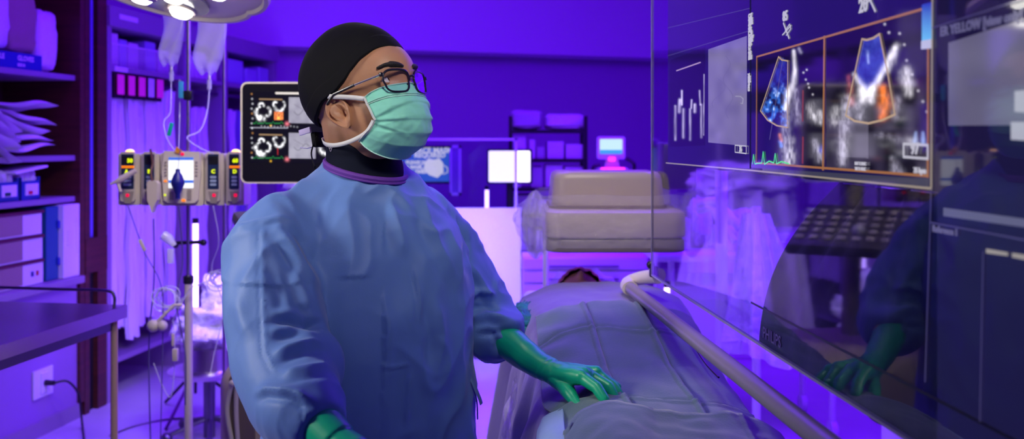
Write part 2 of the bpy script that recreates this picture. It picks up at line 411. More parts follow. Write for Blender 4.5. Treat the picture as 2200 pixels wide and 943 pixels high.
for i, Y in enumerate((6.6, 6.75, 6.9)):
    o = packet(Y, .14, 1.8, .5, .1, i*2.3+5); solo(o, 'hanging_packet', cloth_w, ['nearest', 'middle', 'farthest'][i]+' of three white packets hanging in the far closet bay beside the monitor', 'packet', 'packets in the far closet bay', auto=False)
# wire baskets on closet shelf, filled
def basket(Ya, Yb, label):
    t = thing('wire_basket', label, 'basket', (fp((Ya+Yb)/2, .2).x, fp((Ya+Yb)/2, .2).y, 2.006), 'wire baskets on the closet shelf')
    m = MB()
    for k in range(9):
        z = 2.012+.13*k/8
        m.tube([Vector((*fp(Ya, .03).xy, z)), Vector((*fp(Yb, .03).xy, z))], .0022, 5)
        m.tube([Vector((*fp(Ya, .03).xy, z)), Vector((*fp(Ya, .33).xy, z))], .0022, 5)
        m.tube([Vector((*fp(Yb, .03).xy, z)), Vector((*fp(Yb, .33).xy, z))], .0022, 5)
    for k in range(15):
        Y = Ya+(Yb-Ya)*k/14
        m.tube([Vector((*fp(Y, .03).xy, 2.01)), Vector((*fp(Y, .03).xy, 2.145))], .0022, 5)
        m.tube([Vector((*fp(Y, .33).xy, 2.01)), Vector((*fp(Y, .33).xy, 2.145))], .0022, 5)
        m.tube([Vector((*fp(Y, .03).xy, 2.01)), Vector((*fp(Y, .33).xy, 2.01))], .0022, 5)
    m.build('wire_mesh', mesh_w, t)
    m = MB(); 
    for z in (2.145,):
        m.tube([Vector((*fp(Ya, .03).xy, z)), Vector((*fp(Yb, .03).xy, z)), Vector((*fp(Yb, .33).xy, z)), Vector((*fp(Ya, .33).xy, z)), Vector((*fp(Ya, .03).xy, z))], .005, 6)
    m.build('rim', mesh_w, t)
basket(5.58, 5.98, 'white wire basket on the closet shelf nearest the wooden post')
basket(6.0, 6.38, 'white wire basket on the closet shelf behind the hanging fluid bag')
for i, (a, b, z, hh) in enumerate(((5.60, 5.72, 2.016, .20), (5.735, 5.82, 2.016, .17), (5.84, 5.95, 2.016, .16), (6.03, 6.16, 2.016, .19), (6.2, 6.34, 2.016, .15))):
    m = MB(); lbox(m, a, b, z, z+hh, .06, .28, .006)
    solo(m, 'supply_box', paper if i % 2 == 0 else mat('pale_blue_pack', (.4,.42,.7), .5), ['tall white pack in the near wire basket, closest to the post', 'narrow blue pack in the near wire basket', 'white pack at the far end of the near wire basket', 'tall white pack in the far wire basket', 'low blue pack in the far wire basket'][i], 'pack', smooth=False)
for i, (a, b, hh) in enumerate(((6.5, 6.68, .16), (6.7, 6.86, .2), (6.88, 7.03, .14))):
    m = MB(); lbox(m, a, b, 2.006, 2.006+hh, .05, .3, .01); solo(m, 'supply_box', paper, ['nearest', 'middle and tallest', 'farthest'][i]+' white pack on the far closet bay shelf', 'pack', 'packs on the far closet bay shelf', smooth=False)

for i, Y in enumerate((7.2, 7.38, 7.56, 7.76)):
    o = packet(Y, .16, 1.8, .45, .1, i*1.9+9); solo(o, 'hanging_packet', cloth_w if i % 2 else mat('blue_violet_packets', (.2,.18,.5), .5), ['nearest', 'second', 'third', 'farthest'][i]+' packet hanging in the last closet bay before the back wall', 'packet', 'packets in the last closet bay', auto=False)
for i, (a, b, hh) in enumerate(((7.14, 7.45, .19), (7.5, 7.72, .14), (7.76, 7.96, .17))):
    m = MB(); lbox(m, a, b, 2.006, 2.006+hh, .03, .3, .01); solo(m, 'supply_box', mat('pale_blue_pack'), ['nearest', 'middle', 'farthest'][i]+' pack on the shelf of the last closet bay before the back wall', 'pack', 'packs on the last closet bay shelf', smooth=False)

# shelf contents, left cabinet
def lump(mb, c, size, rot=0, tilt=0, seed=0, amp=.12, p=3.2, n=28):   # soft pillow / bag
    R = Matrix.Rotation(rot, 3, 'Z') @ Matrix.Rotation(tilt, 3, 'X')
    def fn(u, v):
        th = 2*PI*u; ph = PI*(v-.5)
        def sp(q): return math.copysign(abs(q)**(2/p), q)
        d = Vector((sp(math.cos(ph))*sp(math.cos(th)), sp(math.cos(ph))*sp(math.sin(th)), sp(math.sin(ph))))
        k = 1+amp*noise.noise(d*2.2+Vector((seed*7.1, 0, 0)))+amp*.5*noise.noise(d*6+Vector((0, seed*3.3, 0)))
        q = R @ Vector((d.x*size[0]/2*k, d.y*size[1]/2*k, d.z*size[2]/2*k)); return Vector(c)+q
    return mb.grid(fn, n, n, closeu=True)
z = 1.926
m = MB(); lbox(m, 4.3, 4.98, z, z+.085, .05, .3, .004)
bx = thing('carton', 'flat blue carton with white lettering on the top shelf', 'carton', (*fp(4.7, .2).xy, z)); m.build('body', blue_p, bx, smooth=False)
for k, (tx, Y) in enumerate((('SALINE', 4.38), ('STERILE', 4.56), ('GLOVES', 4.78))):
    tm = MB(); a = fp(Y, .048); M = frameM((a.x, a.y, z+.045), dl, (0,0,1)); tt = text_mb(tx, .036, M, .001); tm.add(tt.v, tt.f)
    a = fp(Y, .048); M = frameM((a.x, a.y, z+.015), dl, (0,0,1)); tt = text_mb('SIZE M', .02, M, .001); tm.add(tt.v, tt.f); tm.build('lettering', white_p, bx, smooth=False)
for i, (Y, w_, h_, zz, mt, lb, sd) in enumerate(((4.62, .30, .36, 2.19, cloth_w, 'pale plastic bag of supplies slumped on the blue carton at the left picture edge', 1),
        (4.86, .24, .34, 2.18, card, 'tall grey-brown paper pouch on the blue carton', 2), (5.06, .18, .33, 2.1, paper, 'tall white wrapped pack at the right end of the top shelf', 3))):
    m = MB(); c = fp(Y, .16); lump(m, (c.x, c.y, zz), (.2, w_, h_), RL, 0, sd, .1, 4.5)
    solo(m, 'supply_bag', mt, lb, 'bag')
# stacks of envelopes on second shelf
for i in range(9):
    Y = 4.86+.03*math.sin(i*2.2) if i < 5 else 4.60+.02*i-.1
    zz = 1.52+.055*(i % 5) if i < 5 else 1.53+.05*(i-5)
    c = fp(Y, .12+.02*math.sin(i)); M = Matrix.Rotation(RL+.12*math.sin(i*1.9), 4, 'Z') @ Matrix.Rotation((.16*math.cos(i*1.3)-.1) if i < 5 else -.55, 4, 'X') @ Matrix.Rotation(.12*math.sin(i*2.7), 4, 'Y')
    m = MB()
    def fn(u, v, sgn=1, i=i, M=M, c=c, zz=zz):
        e = (1-(2*u-1)**6)*(1-(2*v-1)**4)
        q = M @ Vector(((u-.5)*.24, (v-.5)*(.34 if i < 5 else .3), sgn*.012*e+.012*math.sin(u*5+i)*math.sin(v*6+i)))
        return Vector((c.x+q.x, c.y+q.y, zz+q.z))
    m.grid(lambda u, v: fn(u, v, 1), 14, 18); m.grid(lambda u, v: fn(u, v, -1), 14, 18)
    words = ['lowest', 'second lowest', 'middle', 'second highest', 'topmost']
    lb = (words[i]+' white envelope of the right stack on the second shelf') if i < 5 else (['lowest', 'second', 'third', 'uppermost'][i-5]+' white envelope leaning at the left of the second shelf')
    solo(m, 'envelope', paper, lb, 'envelope', 'envelopes on the second shelf', auto=False)
# blue bins on third shelf
for i, (Y0, Y1) in enumerate(((4.42, 4.6), (4.63, 4.79), (4.81, 4.96))):
    z = 1.246
    t = thing('storage_bin', ['left', 'middle', 'right'][i]+' blue open bin of small packs on the third shelf', 'bin', (*fp((Y0+Y1)/2, .15).xy, z), 'blue bins on the third shelf')
    m = MB()
    lbox(m, Y0, Y1, z, z+.01, .05, .28); lbox(m, Y0, Y1, z, z+.1, .05, .058); lbox(m, Y0, Y1, z, z+.13, .272, .28)
    lbox(m, Y0, Y0+.008, z, z+.12, .05, .28); lbox(m, Y1-.008, Y1, z, z+.12, .05, .28)
    m.build('tub', blue_p, t, smooth=False)
    m = MB(); lbox(m, Y0+.03, Y1-.02, z+.025, z+.085, .044, .05); m.build('label', paper, t, smooth=False)
    m = MB(); lbox(m, Y0+.05, Y1-.07, z+.03, z+.048, .04, .044); m.build('mark', mat('mark%d' % i, [(0,.2,.05), (0,.1,.05), (.6,0,.05)][i], .5), t, smooth=False)
    for j in range(3):
        m = MB(); c = fp(Y0+.04+.045*j, .15); lump(m, (c.x, c.y, z+.1), (.16, .045, .12), RL, .2*math.sin(j+i), j+i*3, .15, 4)
        solo(m, 'small_pack', paper, ['left', 'middle', 'right'][j]+' small white pack inside the '+['left', 'middle', 'right'][i]+' blue bin', 'pack', 'small packs in the blue bins')
m = MB(); c = fp(4.86, .12); m.box((c.x, c.y, 1.405), (.2, .26, .012), RL, .004, M=Matrix.Rotation(RL, 4, 'Z') @ Matrix.Rotation(.12, 4, 'X')); solo(m, 'paper_packet', paper, 'flat white packet lying across the right blue bin', 'packet')
# carton stack on counter
for i in range(3):
    z = .802+.13*i
    t = thing('carton', ['bottom', 'middle', 'top'][i]+' white-ended carton of the three stacked on the counter', 'carton', (*fp(4.75, .2).xy, z), 'cartons stacked on the counter')
    m = MB(); lbox(m, 4.45, 4.96-.006*i, z, z+.122, .03, .3, .003); m.build('body', paper, t, smooth=False)
    m = MB(); lbox(m, 4.44, 4.79, z+.01, z+.11, .026, .03); m.build('panel', card, t, smooth=False)
    m = MB(); lbox(m, 4.44, 4.962, z+.112, z+.126, .025, .302); m.build('lid_edge', mat('maroon_edge', (.12,.01,.04), .6), t, smooth=False)
    if i == 0:
        m = MB(); lbox(m, 4.86, 4.875, z+.045, z+.07, .024, .03); m.build('dot', mat('navy_dot', (.02,.03,.2), .5), t, smooth=False)
        m = MB(); lbox(m, 4.9, 4.915, z+.045, z+.07, .024, .03); m.build('dot', mat('red_dot', (.5,.05,.03), .5), t, smooth=False)
t = thing('storage_case', 'blue case with white front standing beside the carton stack', 'case', (*fp(5.1, .1).xy, .802))
m = MB(); lbox(m, 4.985, 5.09, .802, 1.2, .03, .3, .003); m.build('side', teal_p, t, smooth=False)
m = MB(); lbox(m, 5.09, 5.235, .802, 1.205, -.0, .3, .003); m.build('front', white_p, t, smooth=False)
m = MB(); lbox(m, 5.12, 5.17, .98, 1.06, -.004, 0); lbox(m, 5.2, 5.225, .93, 1.13, -.004, 0); m.build('label', paper, t, smooth=False)
m = MB(); lbox(m, 5.07, 5.095, 1.08, 1.12, .02, .03); lbox(m, 5.07, 5.095, .88, .92, .02, .03); m.build('latch', blue_p, t, smooth=False)
# outlet with plug and cord on base cabinet
t = thing('wall_outlet', 'white double power outlet plate low on the cabinet front under the steel table', 'outlet', (*fp(4.93, 0).xy, .22))
oc = P(88, 822, 4.93); oY = 4.93
m = MB(); c = fp(oY, .012); m.box((c.x, c.y, oc.z), (.012, .16, .15), RL, .003); m.build('plate', white_p, t, smooth=False)
m = MB(); c = fp(oY, .002); m.box((c.x, c.y, oc.z), (.012, .06, .11), RL, .003); m.build('socket', paper, t, smooth=False)
t = thing('power_cord', 'black power cord plugged into the outlet and hanging to the floor', 'cord', (*fp(oY, -.05).xy, .0))
c = fp(oY, -.004); q = Vector((c.x, c.y, oc.z))
m = MB(); m.tube([q, q-nl*.05], [.016, .013], 10); m.build('plug', black_p, t)
m = MB(); m.tube(smooth_path([q-nl*.05, q-nl*.1+dl*.04, q-nl*.13+dl*.09+Vector((0,0,-.08)), q-nl*.14+dl*.1+Vector((0,0,-.2)), Vector((q.x+.15, q.y+.1, .012)), Vector((q.x+.3, q.y-.2, .01))]), .006, 8); m.build('cable', black_p, t)

# ---- stainless table, front left
A = P(272, 655, 3.35); tz = A.z
def tp(a, b): # a along depth toward camera, b to the left
    return Vector((A.x, A.y, 0)) - dl*a + nl*b
t = thing('steel_table', 'stainless steel work table with raised rail at the front left', 'table', (*tp(.5, .3).xy, 0))
def tbox(mb, a0, a1, b0, b1, z0, z1, bev=0):
    c = (tp(a0, b0)+tp(a1, b1))/2; c.z = (z0+z1)/2; return mb.box(c, (abs(b1-b0), abs(a1-a0), z1-z0), RL, bev)
m = MB(); tbox(m, 0, 1.5, 0, .7, tz-.004, tz, 0); tbox(m, 0, 1.5, -.003, .0, tz-.045, tz, .001); tbox(m, -.003, 0, 0, .7, tz-.045, tz)
m.build('tabletop', steel, t, smooth=False)
m = MB(); tbox(m, .02, 1.5, .03, .06, tz-.085, tz-.045); m.build('apron', steel_d, t, smooth=False)
for a, b in ((.03, .03), (1.45, .03), (.03, .66), (1.45, .66)):
    m = MB(); q = tp(a, b); m.cyl((q.x, q.y, 0), (q.x, q.y, tz-.045), .0125); m.build('leg', steel_lit_warm, t)
m = MB(); q1 = tp(.03, .03); q2 = tp(.03, .66); q3 = tp(1.45, .66)
m.tube(smooth_path([Vector((*q1.xy, tz)), Vector((*q1.xy, tz+.035)), Vector((*(q1+nl*.03).xy, tz+.055)), Vector((*(q1+nl*.2).xy, tz+.056)), Vector((*(q2-nl*.03).xy, tz+.056)), Vector((*q2.xy, tz+.035)), Vector((*q2.xy, tz))], 5), .0055, 10)
m.build('rail', steel_d, t)

# ---- IV pole and pumps
IY = 3.85
ix = P(405, 0, IY).x
t = thing('iv_pole', 'tall steel drip stand carrying the row of infusion pumps', 'iv pole', (ix, IY, 0))
m = MB(); m.cyl((ix, IY, .12), (ix, IY, .98), .017); m.build('lower_tube', beige_p, t)
m = MB(); m.cyl((ix, IY, .98), (ix, IY, 2.25), .009); m.build('upper_tube', steel, t)
m = MB(); m.lathe((ix, IY, .965), [(.019,0), (.021,.005), (.021,.03), (.012,.035)]); m.build('collar', black_p, t)
m = MB(); q = P(405, 205, IY); m.box(q, (.035,.03,.04), 0, .005); m.build('clamp', black_p, t)
m = MB(); m.tube([P(380, 522, IY), P(430, 520, IY)], .008, 8); m.ell(P(437, 521, IY), .014); m.ell(P(377, 526, IY), .014); m.build('clamp_handle', black_p, t)
m = MB()
for k in range(2):
    for sx in (-1, 1):
        a = k*PI/2
        m.tube(smooth_path([Vector((ix, IY, 2.24)), Vector((ix+sx*.05*math.cos(a), IY+sx*.05*math.sin(a), 2.26)), Vector((ix+sx*.12*math.cos(a), IY+sx*.12*math.sin(a), 2.24)), Vector((ix+sx*.13*math.cos(a), IY+sx*.13*math.sin(a), 2.27))]), .004, 6)
m.build('hook', steel, t)
for k in range(5):
    a = 2*PI*k/5+.3
    m = MB(); m.tube([(ix, IY, .12), (ix+.3*math.cos(a), IY+.3*math.sin(a), .07)], [.018, .012], 8); m.ell((ix+.3*math.cos(a), IY+.3*math.sin(a), .035), (.02,.035,.035)); m.build('leg', steel_d, t)
# second thin pole behind
ix2 = P(482, 0, 4.3).x
t = thing('iv_pole', 'thinner steel drip stand behind the pumps beside the monitor', 'iv pole', (ix2, 4.3, 0))
m = MB(); m.cyl((ix2, 4.3, .1), (ix2, 4.3, 2.3), .009); m.build('tube', steel, t)
m = MB()
for k in range(4): m.tube([(ix2, 4.3, .12), (ix2+.25*math.cos(k*PI/2+.7), 4.3+.25*math.sin(k*PI/2+.7), .012)], .011, 8)
m.build('base', steel_d, t)

def rrect(x0, y0, x1, y1, r, n=5):
    pts = []
    for cx, cy, a0 in ((x1-r, y1-r, 0), (x0+r, y1-r, 90), (x0+r, y0+r, 180), (x1-r, y0+r, 270)):
        for k in range(n+1):
            a = math.radians(a0+90*k/n); pts.append((cx+r*math.cos(a), cy+r*math.sin(a)))
    return pts
def face(mb, pts, Y, th):    # polygon given in picture coordinates at depth Y, extruded backwards
    mb.prism([P(x, y, Y) for x, y in pts], (0, th, 0)); return mb
PY = 3.72
def pump(x0, x1, y0, y1, label, digits, bar, top_lit):
    t = thing('infusion_pump', label, 'infusion pump', P((x0+x1)/2, y1, PY), 'infusion pump modules')
    w_ = x1-x0
    m = MB(); face(m, rrect(x0, y0+4, x1, y1, 3), PY, .1); m.build('housing', beige_p, t, smooth=False)
    m = MB(); face(m, rrect(x0+4, y0, x0+w_*.78, y1-8, 5), PY-.012, .014); m.build('door', beige_p, t, smooth=False)
    m = MB(); face(m, rrect(x0+6, y0+5, x0+w_*.72, y0+80, 2), PY-.014, .004); m.build('key_panel', navy_p, t, smooth=False)
    m = MB(); face(m, rrect(x0+8, y0+9, x0+w_*.70, y0+27, 1), PY-.0155, .003); m.build('display', black_p, t, smooth=False)
    m = MB()
    for k in range(3): face(m, rrect(x0+11, y0+52+8*k, x0+w_*.6, y0+57+8*k, 2), PY-.0155, .003)
    m.build('button', mat('pale_blue_key', (.35,.45,.55), .4), t, smooth=False)
    M = frameM(P(x0+14, y0+46, PY-.016), (1,0,0), (0,0,1)); text_mb(digits[1], .021, M, .001).build('channel_digit', yel_e, t, smooth=False)
    if digits[0]:
        M = frameM(P(x0+w_*.72-14, y0+23, PY-.016), (1,0,0), (0,0,1)); text_mb(digits[0], .022, M, .001).build('rate_digits', yel_e, t, smooth=False)
    if bar:
        m = MB()
        for k in range(6): face(m, [(x0+7+k*w_*.1, y0+30), (x0+7+k*w_*.1+w_*.075, y0+30), (x0+7+k*w_*.1+w_*.075, y0+35), (x0+7+k*w_*.1, y0+35)], PY-.016, .002)
        m.build('warning_bar', ora_e, t, smooth=False)
    m = MB(); face(m, [(x0+7, y1-30), (x0+w_*.72, y1-30), (x0+w_*.62, y1-4), (x0+13, y1-4)], PY-.015, .005); m.build('latch', beige_d, t, smooth=False)
    m = MB(); face(m, rrect(x0+16, y1-25, x0+23, y1-18, 2), PY-.017, .003); m.build('indicator', red_e, t, smooth=False)
    if top_lit:
        m = MB(); m.ell(P(x0+w_*.55, y0+1, PY+.01), (.018,.015,.012)); m.build('alarm_light', mat('alarm_glow', (1,.6,.2), .3, em=(1,.55,.12), es=2.2), t)
pump(254, 300, 326, 441, 'leftmost infusion pump of the row, with yellow rate digits lit', ('50', 'A'), True, True)
pump(303, 342, 326, 441, 'second infusion pump from the left, half covered by tubing', ('', 'B'), False, False)
pump(440, 481, 326, 441, 'infusion pump directly right of the white-screened control unit', ('', 'C'), False, False)
pump(486, 524, 326, 441, 'rightmost infusion pump beside the black monitor', ('60', 'D'), True, True)
t = thing('pump_controller', 'infusion control unit with bright white screen in the middle of the pump row', 'pump controller', P(390, 441, PY))
m = MB(); face(m, rrect(345, 328, 437, 442, 5), PY, .12); m.build('housing', beige_p, t, smooth=False)
m = MB(); face(m, [(352, 324), (428, 326), (431, 370), (425, 430), (418, 436), (360, 436), (352, 430), (347, 370)], PY-.015, .016); m.build('bezel', mat('light_beige', (.62,.56,.47), .4), t, smooth=False)
m = MB(); face(m, rrect(362, 338, 415, 404, 1), PY-.017, .004); m.build('screen', white_e, t, smooth=False)
m = MB(); face(m, rrect(362, 338, 415, 344, .5), PY-.0185, .003); m.build('screen_band', blue_e, t, smooth=False)
m = MB(); face(m, rrect(362, 387, 415, 393, .5), PY-.0185, .003); m.build('screen_band', blue_e, t, smooth=False)
m = MB(); face(m, rrect(364, 412, 373, 430, 1), PY-.018, .004); face(m, rrect(402, 407, 411, 430, 1), PY-.018, .004)
for k in range(5): face(m, rrect(353, 347+7*k, 358, 350+7*k, 1), PY-.018, .004); face(m, rrect(419, 347+7*k, 424, 350+7*k, 1), PY-.018, .004)
m.build('keypad', beige_d, t, smooth=False)
m = MB(); face(m, rrect(388, 328, 395, 334, 2), PY-.018, .004); m.build('indicator', red_e, t, smooth=False)
m = MB(); face(m, rrect(352, 387, 358, 391, 1), PY-.018, .004); face(m, rrect(390, 428, 398, 433, 1), PY-.018, .004); m.build('indicator', ora_e, t, smooth=False)
m = MB(); face(m, rrect(352, 417, 356, 421, 1), PY-.018, .004); m.build('indicator', yel_e, t, smooth=False)
m = MB(); face(m, [(375, 328), (378, 315), (390, 324), (386, 330)], PY-.02, .01); m.build('clip', mat('orange_clip', (.7,.3,.02), .4), t, smooth=False)
# blue squeeze bulb
t = thing('squeeze_bulb', 'dark blue rubber squeeze bulb hanging in front of the white pump screen', 'squeeze bulb', P(382, 427, PY-.06))
bc = P(382, 427, PY-.06)
sc_ = PY/F
m = MB(); m.lathe(bc, [(.001,0), (5*sc_,0), (5*sc_,10*sc_), (8*sc_,16*sc_), (14*sc_,32*sc_), (13.5*sc_,38*sc_), (9*sc_,50*sc_), (5*sc_,56*sc_), (4.5*sc_,63*sc_), (.001,63*sc_)], 24); m.build('bulb', mat('blue_rubber', (.005,.01,.16), .45), t)
m = MB(); m.tube([bc+Vector((0,0,63*sc_)), bc+Vector((0,.03,.2))], .0012, 5); m.build('cord', steel_d, t)
# pale probe holder in front of second pump, and plastic arm
t = thing('probe', 'pale pointed plastic probe hanging between the two left pumps', 'probe', P(326, 455, PY-.05))
m = MB(); face(m, [(315, 392), (319, 388), (334, 389), (338, 394), (337, 430), (330, 445), (326, 458), (322, 445), (316, 430)], PY-.06, .035); m.build('body', mat('pale_beige', (.6,.53,.43), .4), t, smooth=False)
m = MB(); m.tube(smooth_path([P(327, 389, PY-.05), P(324, 370, PY-.05), P(328, 350, PY-.04), P(323, 320, PY-.04)]), .005, 8); m.build('cable', mat('brown_cable', (.12,.05,.03), .5), t)
m = MB(); m.tube([P(237, 396, PY-.07), P(262, 384, PY-.06), P(292, 366, PY-.05)], [.004, .013, .009], 8); m.tube([P(253, 394, PY-.06), P(259, 412, PY-.06)], .007, 8)
m.build('bracket_arm', mat('pale_beige'), [o for o in COL.objects if o.name == 'infusion_pump'][0])
# fluid bags
def ivbag(x0, x1, y0, y1, Y, label, taper):
    t = thing('fluid_bag', label, 'fluid bag', P((x0+x1)/2, y1, Y), 'hanging fluid bags')
    m = MB()
    def fn(u, v, s):
        e = (max(0, 1-(2*u-1)**4))**.5*(1-(2*v-1)**10)
        x = x0+(x1-x0)*u+6*math.sin(v*5); y = y0+(y1-y0)*v
        sh = 1 if v < .8 else 1-(v-.8)*taper
        x = (x0+x1)/2+(x-(x0+x1)/2)*sh
        return P(x, y+4*math.sin(u*12)*(v > .8), Y)+Vector((0, s*.03*e*(.4+.8*v)+.004*math.sin(u*9+v*6), 0))
    m.grid(lambda u, v: fn(u, v, 1), 18, 26); m.grid(lambda u, v: fn(u, v, -1), 18, 26); m.build('bag', bag_film, t, auto=False)
    xm = (x0+x1)/2
    m = MB(); m.tube([P(xm, y1-6, Y), P(xm, y1+14, Y)], [.004, .007], 8); m.build('port', white_p, t)
    m = MB(); m.tube([P(xm, y1+14, Y), P(xm, y1+34, Y)], [.010, .009], 10); m.build('drip_chamber', tube_m, t)
    return P(xm, y1+34, Y)
b1 = ivbag(345, 392, 15, 140, 3.9, 'clear fluid bag hanging left of the drip stand', 1.5)
b2 = ivbag(418, 482, 5, 158, 3.9, 'large clear fluid bag hanging between the two stands', 2.2)
def line(name, pts, r, m_, label):
    mb = MB(); mb.tube(smooth_path([P(*p) for p in pts], 8), r, 8); return solo(mb, name, m_, label, 'tube')
line('drip_tube', [(368, 174, 3.9), (366, 240, 3.85), (352, 262, 3.8), (360, 300, 3.75), (378, 326, 3.7)], .0025, tube_m, 'clear drip tube from the left fluid bag to the control unit')
line('drip_tube', [(450, 192, 3.9), (445, 240, 3.85), (430, 280, 3.8), (402, 296, 3.75), (430, 318, 3.7), (458, 330, 3.68)], .0028, tube_m, 'clear drip tube curving from the right fluid bag to the pump')
line('drip_tube', [(386, 170, 3.85), (386, 250, 3.85), (384, 320, 3.75)], .002, tube_m, 'straight thin tube hanging just left of the drip stand')
line('drip_tube', [(458, 442, 3.7), (470, 520, 3.75), (455, 580, 3.8), (480, 660, 3.8), (460, 760, 3.8), (452, 800, 3.8)], .0025, tube_m, 'thin tube below the third pump drooping beside the light tube')
line('drip_tube', [(505, 442, 3.7), (490, 520, 3.75), (470, 590, 3.8), (430, 610, 3.8), (405, 625, 3.8), (370, 690, 3.8)], .003, tube_m, 'thick clear tube from the rightmost pump looping back to the stand')
line('drip_tube', [(275, 442, 3.7), (310, 540, 3.7), (345, 610, 3.7), (350, 700, 3.7), (345, 943, 3.7), (345, 1040, 3.7)], .0022, mat('dark_tubing', (.1,.08,.2), .3), 'dark thin line from the leftmost pump running down to the floor')
line('drip_tube', [(330, 470, 3.72), (331, 600, 3.72), (322, 700, 3.72), (320, 800, 3.72), (325, 1000, 3.72)], .003, mat('dark_tubing'), 'dark line hanging straight below the pale probe')
line('drip_tube', [(384, 442, 3.7), (392, 560, 3.75), (380, 650, 3.75), (398, 760, 3.75), (398, 870, 3.75)], .0028, mat('dark_tubing'), 'dark line hanging beside the lower tube of the drip stand')
line('drip_tube', [(372, 690, 3.7), (376, 760, 3.7), (368, 850, 3.7), (350, 830, 3.7), (330, 780, 3.7)], .0022, tube_m, 'clear thin tube looping low beside the stopcock')
def coil(x, y, Y, r, label, mt):
    m = MB(); pts = []
    for k in range(120):
        a = k/24*2*PI; rr = r*(1+.06*math.sin(k*.7)); pts.append(P(x, y, Y)+Vector((rr*math.cos(a), .01*math.sin(k*.3)+.0008*k, rr*math.sin(a)*.9+.012*math.sin(k*.11))))
    m.tube(pts, .0028, 7); solo(m, 'tube_coil', mt, label, 'tube coil')
coil(350, 645, 3.68, .045, 'coil of clear tubing hanging left of the drip stand', tube_m)
coil(462, 605, 3.7, .036, 'small coil of clear tubing right of the drip stand', tube_m)
m = MB(); m.ell(P(329, 700, 3.68), (.025,.02,.025)); m.ell(P(349, 700, 3.68), (.02,.02,.022)); m.tube([P(329, 700, 3.68), P(375, 655, 3.69), P(392, 655, 3.7)], .007, 8)
solo(m, 'pressure_transducer', beige_p, 'pair of pale round transducers clipped on a dark arm below the coil', 'transducer')
m = MB(); m.box(P(377, 762, 3.68), (.022,.02,.05), 0, .004); m.box(P(372, 730, 3.68), (.012,.012,.05), 0, .003); solo(m, 'stopcock', mat('pale_beige'), 'small beige stopcock hanging low on a line near the stand', 'stopcock')
m = MB(); m.box(P(306, 527, 3.69), (.014,.012,.05), 0, .003, M=Matrix.Rotation(-.45, 4, 'Y')); solo(m, 'line_clamp', mat('pale_beige'), 'small beige clamp on the slanting dark line under the leftmost pump', 'clamp')
m = MB(); m.box(P(366, 278, 3.78), (.016,.01,.055), 0, .003, M=Matrix.Rotation(.25, 4, 'Y')); solo(m, 'line_tag', green_p, 'small green tag on the line above the control unit', 'tag')
m = MB(); m.box(P(389, 193, 3.84), (.02,.008,.07), 0, .003); solo(m, 'line_tag', mat('cyan_tag', (.05,.4,.6), .4), 'small pale blue tag on the line beside the stand', 'tag')
m = MB(); m.tube([P(350, 505, 3.72), P(362, 512, 3.72), P(374, 528, 3.72)], [.02, .02, .012], 10); m.box(P(367, 550, 3.72), (.025,.02,.06), 0, .005)
solo(m, 'drip_filter', tube_m, 'clear plastic filter piece hanging left of the black clamp', 'filter')

# ---- light tubes on stands
def light_tube(x, y0, y1, Y, r, label, zf=0):
    a = P(x, y0, Y); b = P(x, y1, Y)
    t = thing('light_tube', label, 'light', (a.x, Y, zf), 'upright light tubes')
    m = MB(); m.cyl(b, a, r); m.build('tube', tube_e, t)
    m = MB(); m.cyl((a.x, Y, b.z-.05), b, r*1.15); m.cyl(a, a+Vector((0,0,.03)), r*1.15); m.build('end_cap', black_p, t)
    m = MB(); m.cyl((a.x, Y, zf+.02 if zf else .12), (a.x, Y, b.z-.05), .008)
    if zf: m.lathe((a.x, Y, zf), [(0,0), (.06,0), (.055,.015), (.01,.02), (0,.02)], 20)
    else:
     for k in range(3): m.tube([(a.x, Y, .25), (a.x+.32*math.cos(k*2.1+.35), Y+.32*math.sin(k*2.1+.35), .012)], .009, 8)
    m.build('stand', black_p, t)
light_tube(420, 480, 745, 5.3, .015, 'long upright glowing light tube on a black tripod behind the drip stand')
light_tube(1046, 408, 446, 6.78, .014, 'short glowing light tube seen through the clear barrier', .6)
light_tube(1433, 617, 652, 4.6, .014, 'short glowing light tube low beside the patient table, under the big display')
m = MB(); m.tube(smooth_path([P(235, 943, 4.9), P(300, 915, 5.1), P(380, 900, 5.2), P(480, 905, 5.2), P(560, 930, 5.0)]), .008, 8)
for v in range(len(m.v)): m.v[v] = (m.v[v][0], m.v[v][1], max(m.v[v][2]-0, .002))
o = solo(m, 'floor_cable', black_p, 'black cable snaking over the floor behind the drip stand', 'cable')
o.location.z = .002

# ---- draped bucket
t = thing('covered_bucket', 'white plastic-covered equipment standing on a round base behind the drip stand', 'covered equipment', P(455, 795, 4.9).xy.to_3d())
q = P(450, 800, 4.9); bz = q.z
m = MB(); m.lathe((q.x, q.y, bz), [(.0,0), (.2,0), (.21,.02), (.19,.03), (.13,.03), (.12,.14), (.0,.14)], 32); m.build('round_base', steel, t)
m = MB(); m.cyl((q.x, q.y, 0), (q.x, q.y, bz), .03)
for k in range(5): m.tube([(q.x, q.y, .1), (q.x+.22*math.cos(k*1.256), q.y+.22*math.sin(k*1.256), .04)], .012, 8); m.ell((q.x+.22*math.cos(k*1.256), q.y+.22*math.sin(k*1.256), .03), .03)
m.build('pedestal', steel_d, t)
m = MB(); lump(m, (q.x, q.y, bz+.24), (.3, .26, .24), 0, 0, 4, .5, 2.4, 44); lump(m, (q.x+.03, q.y, bz+.4), (.13, .12, .2), 0, 0, 8, .4, 2.6, 30); m.build('cover', mat('crumpled_white_plastic', (.85,.85,.9), .3, bump=[(20,.8,.02)]), t, auto=False)
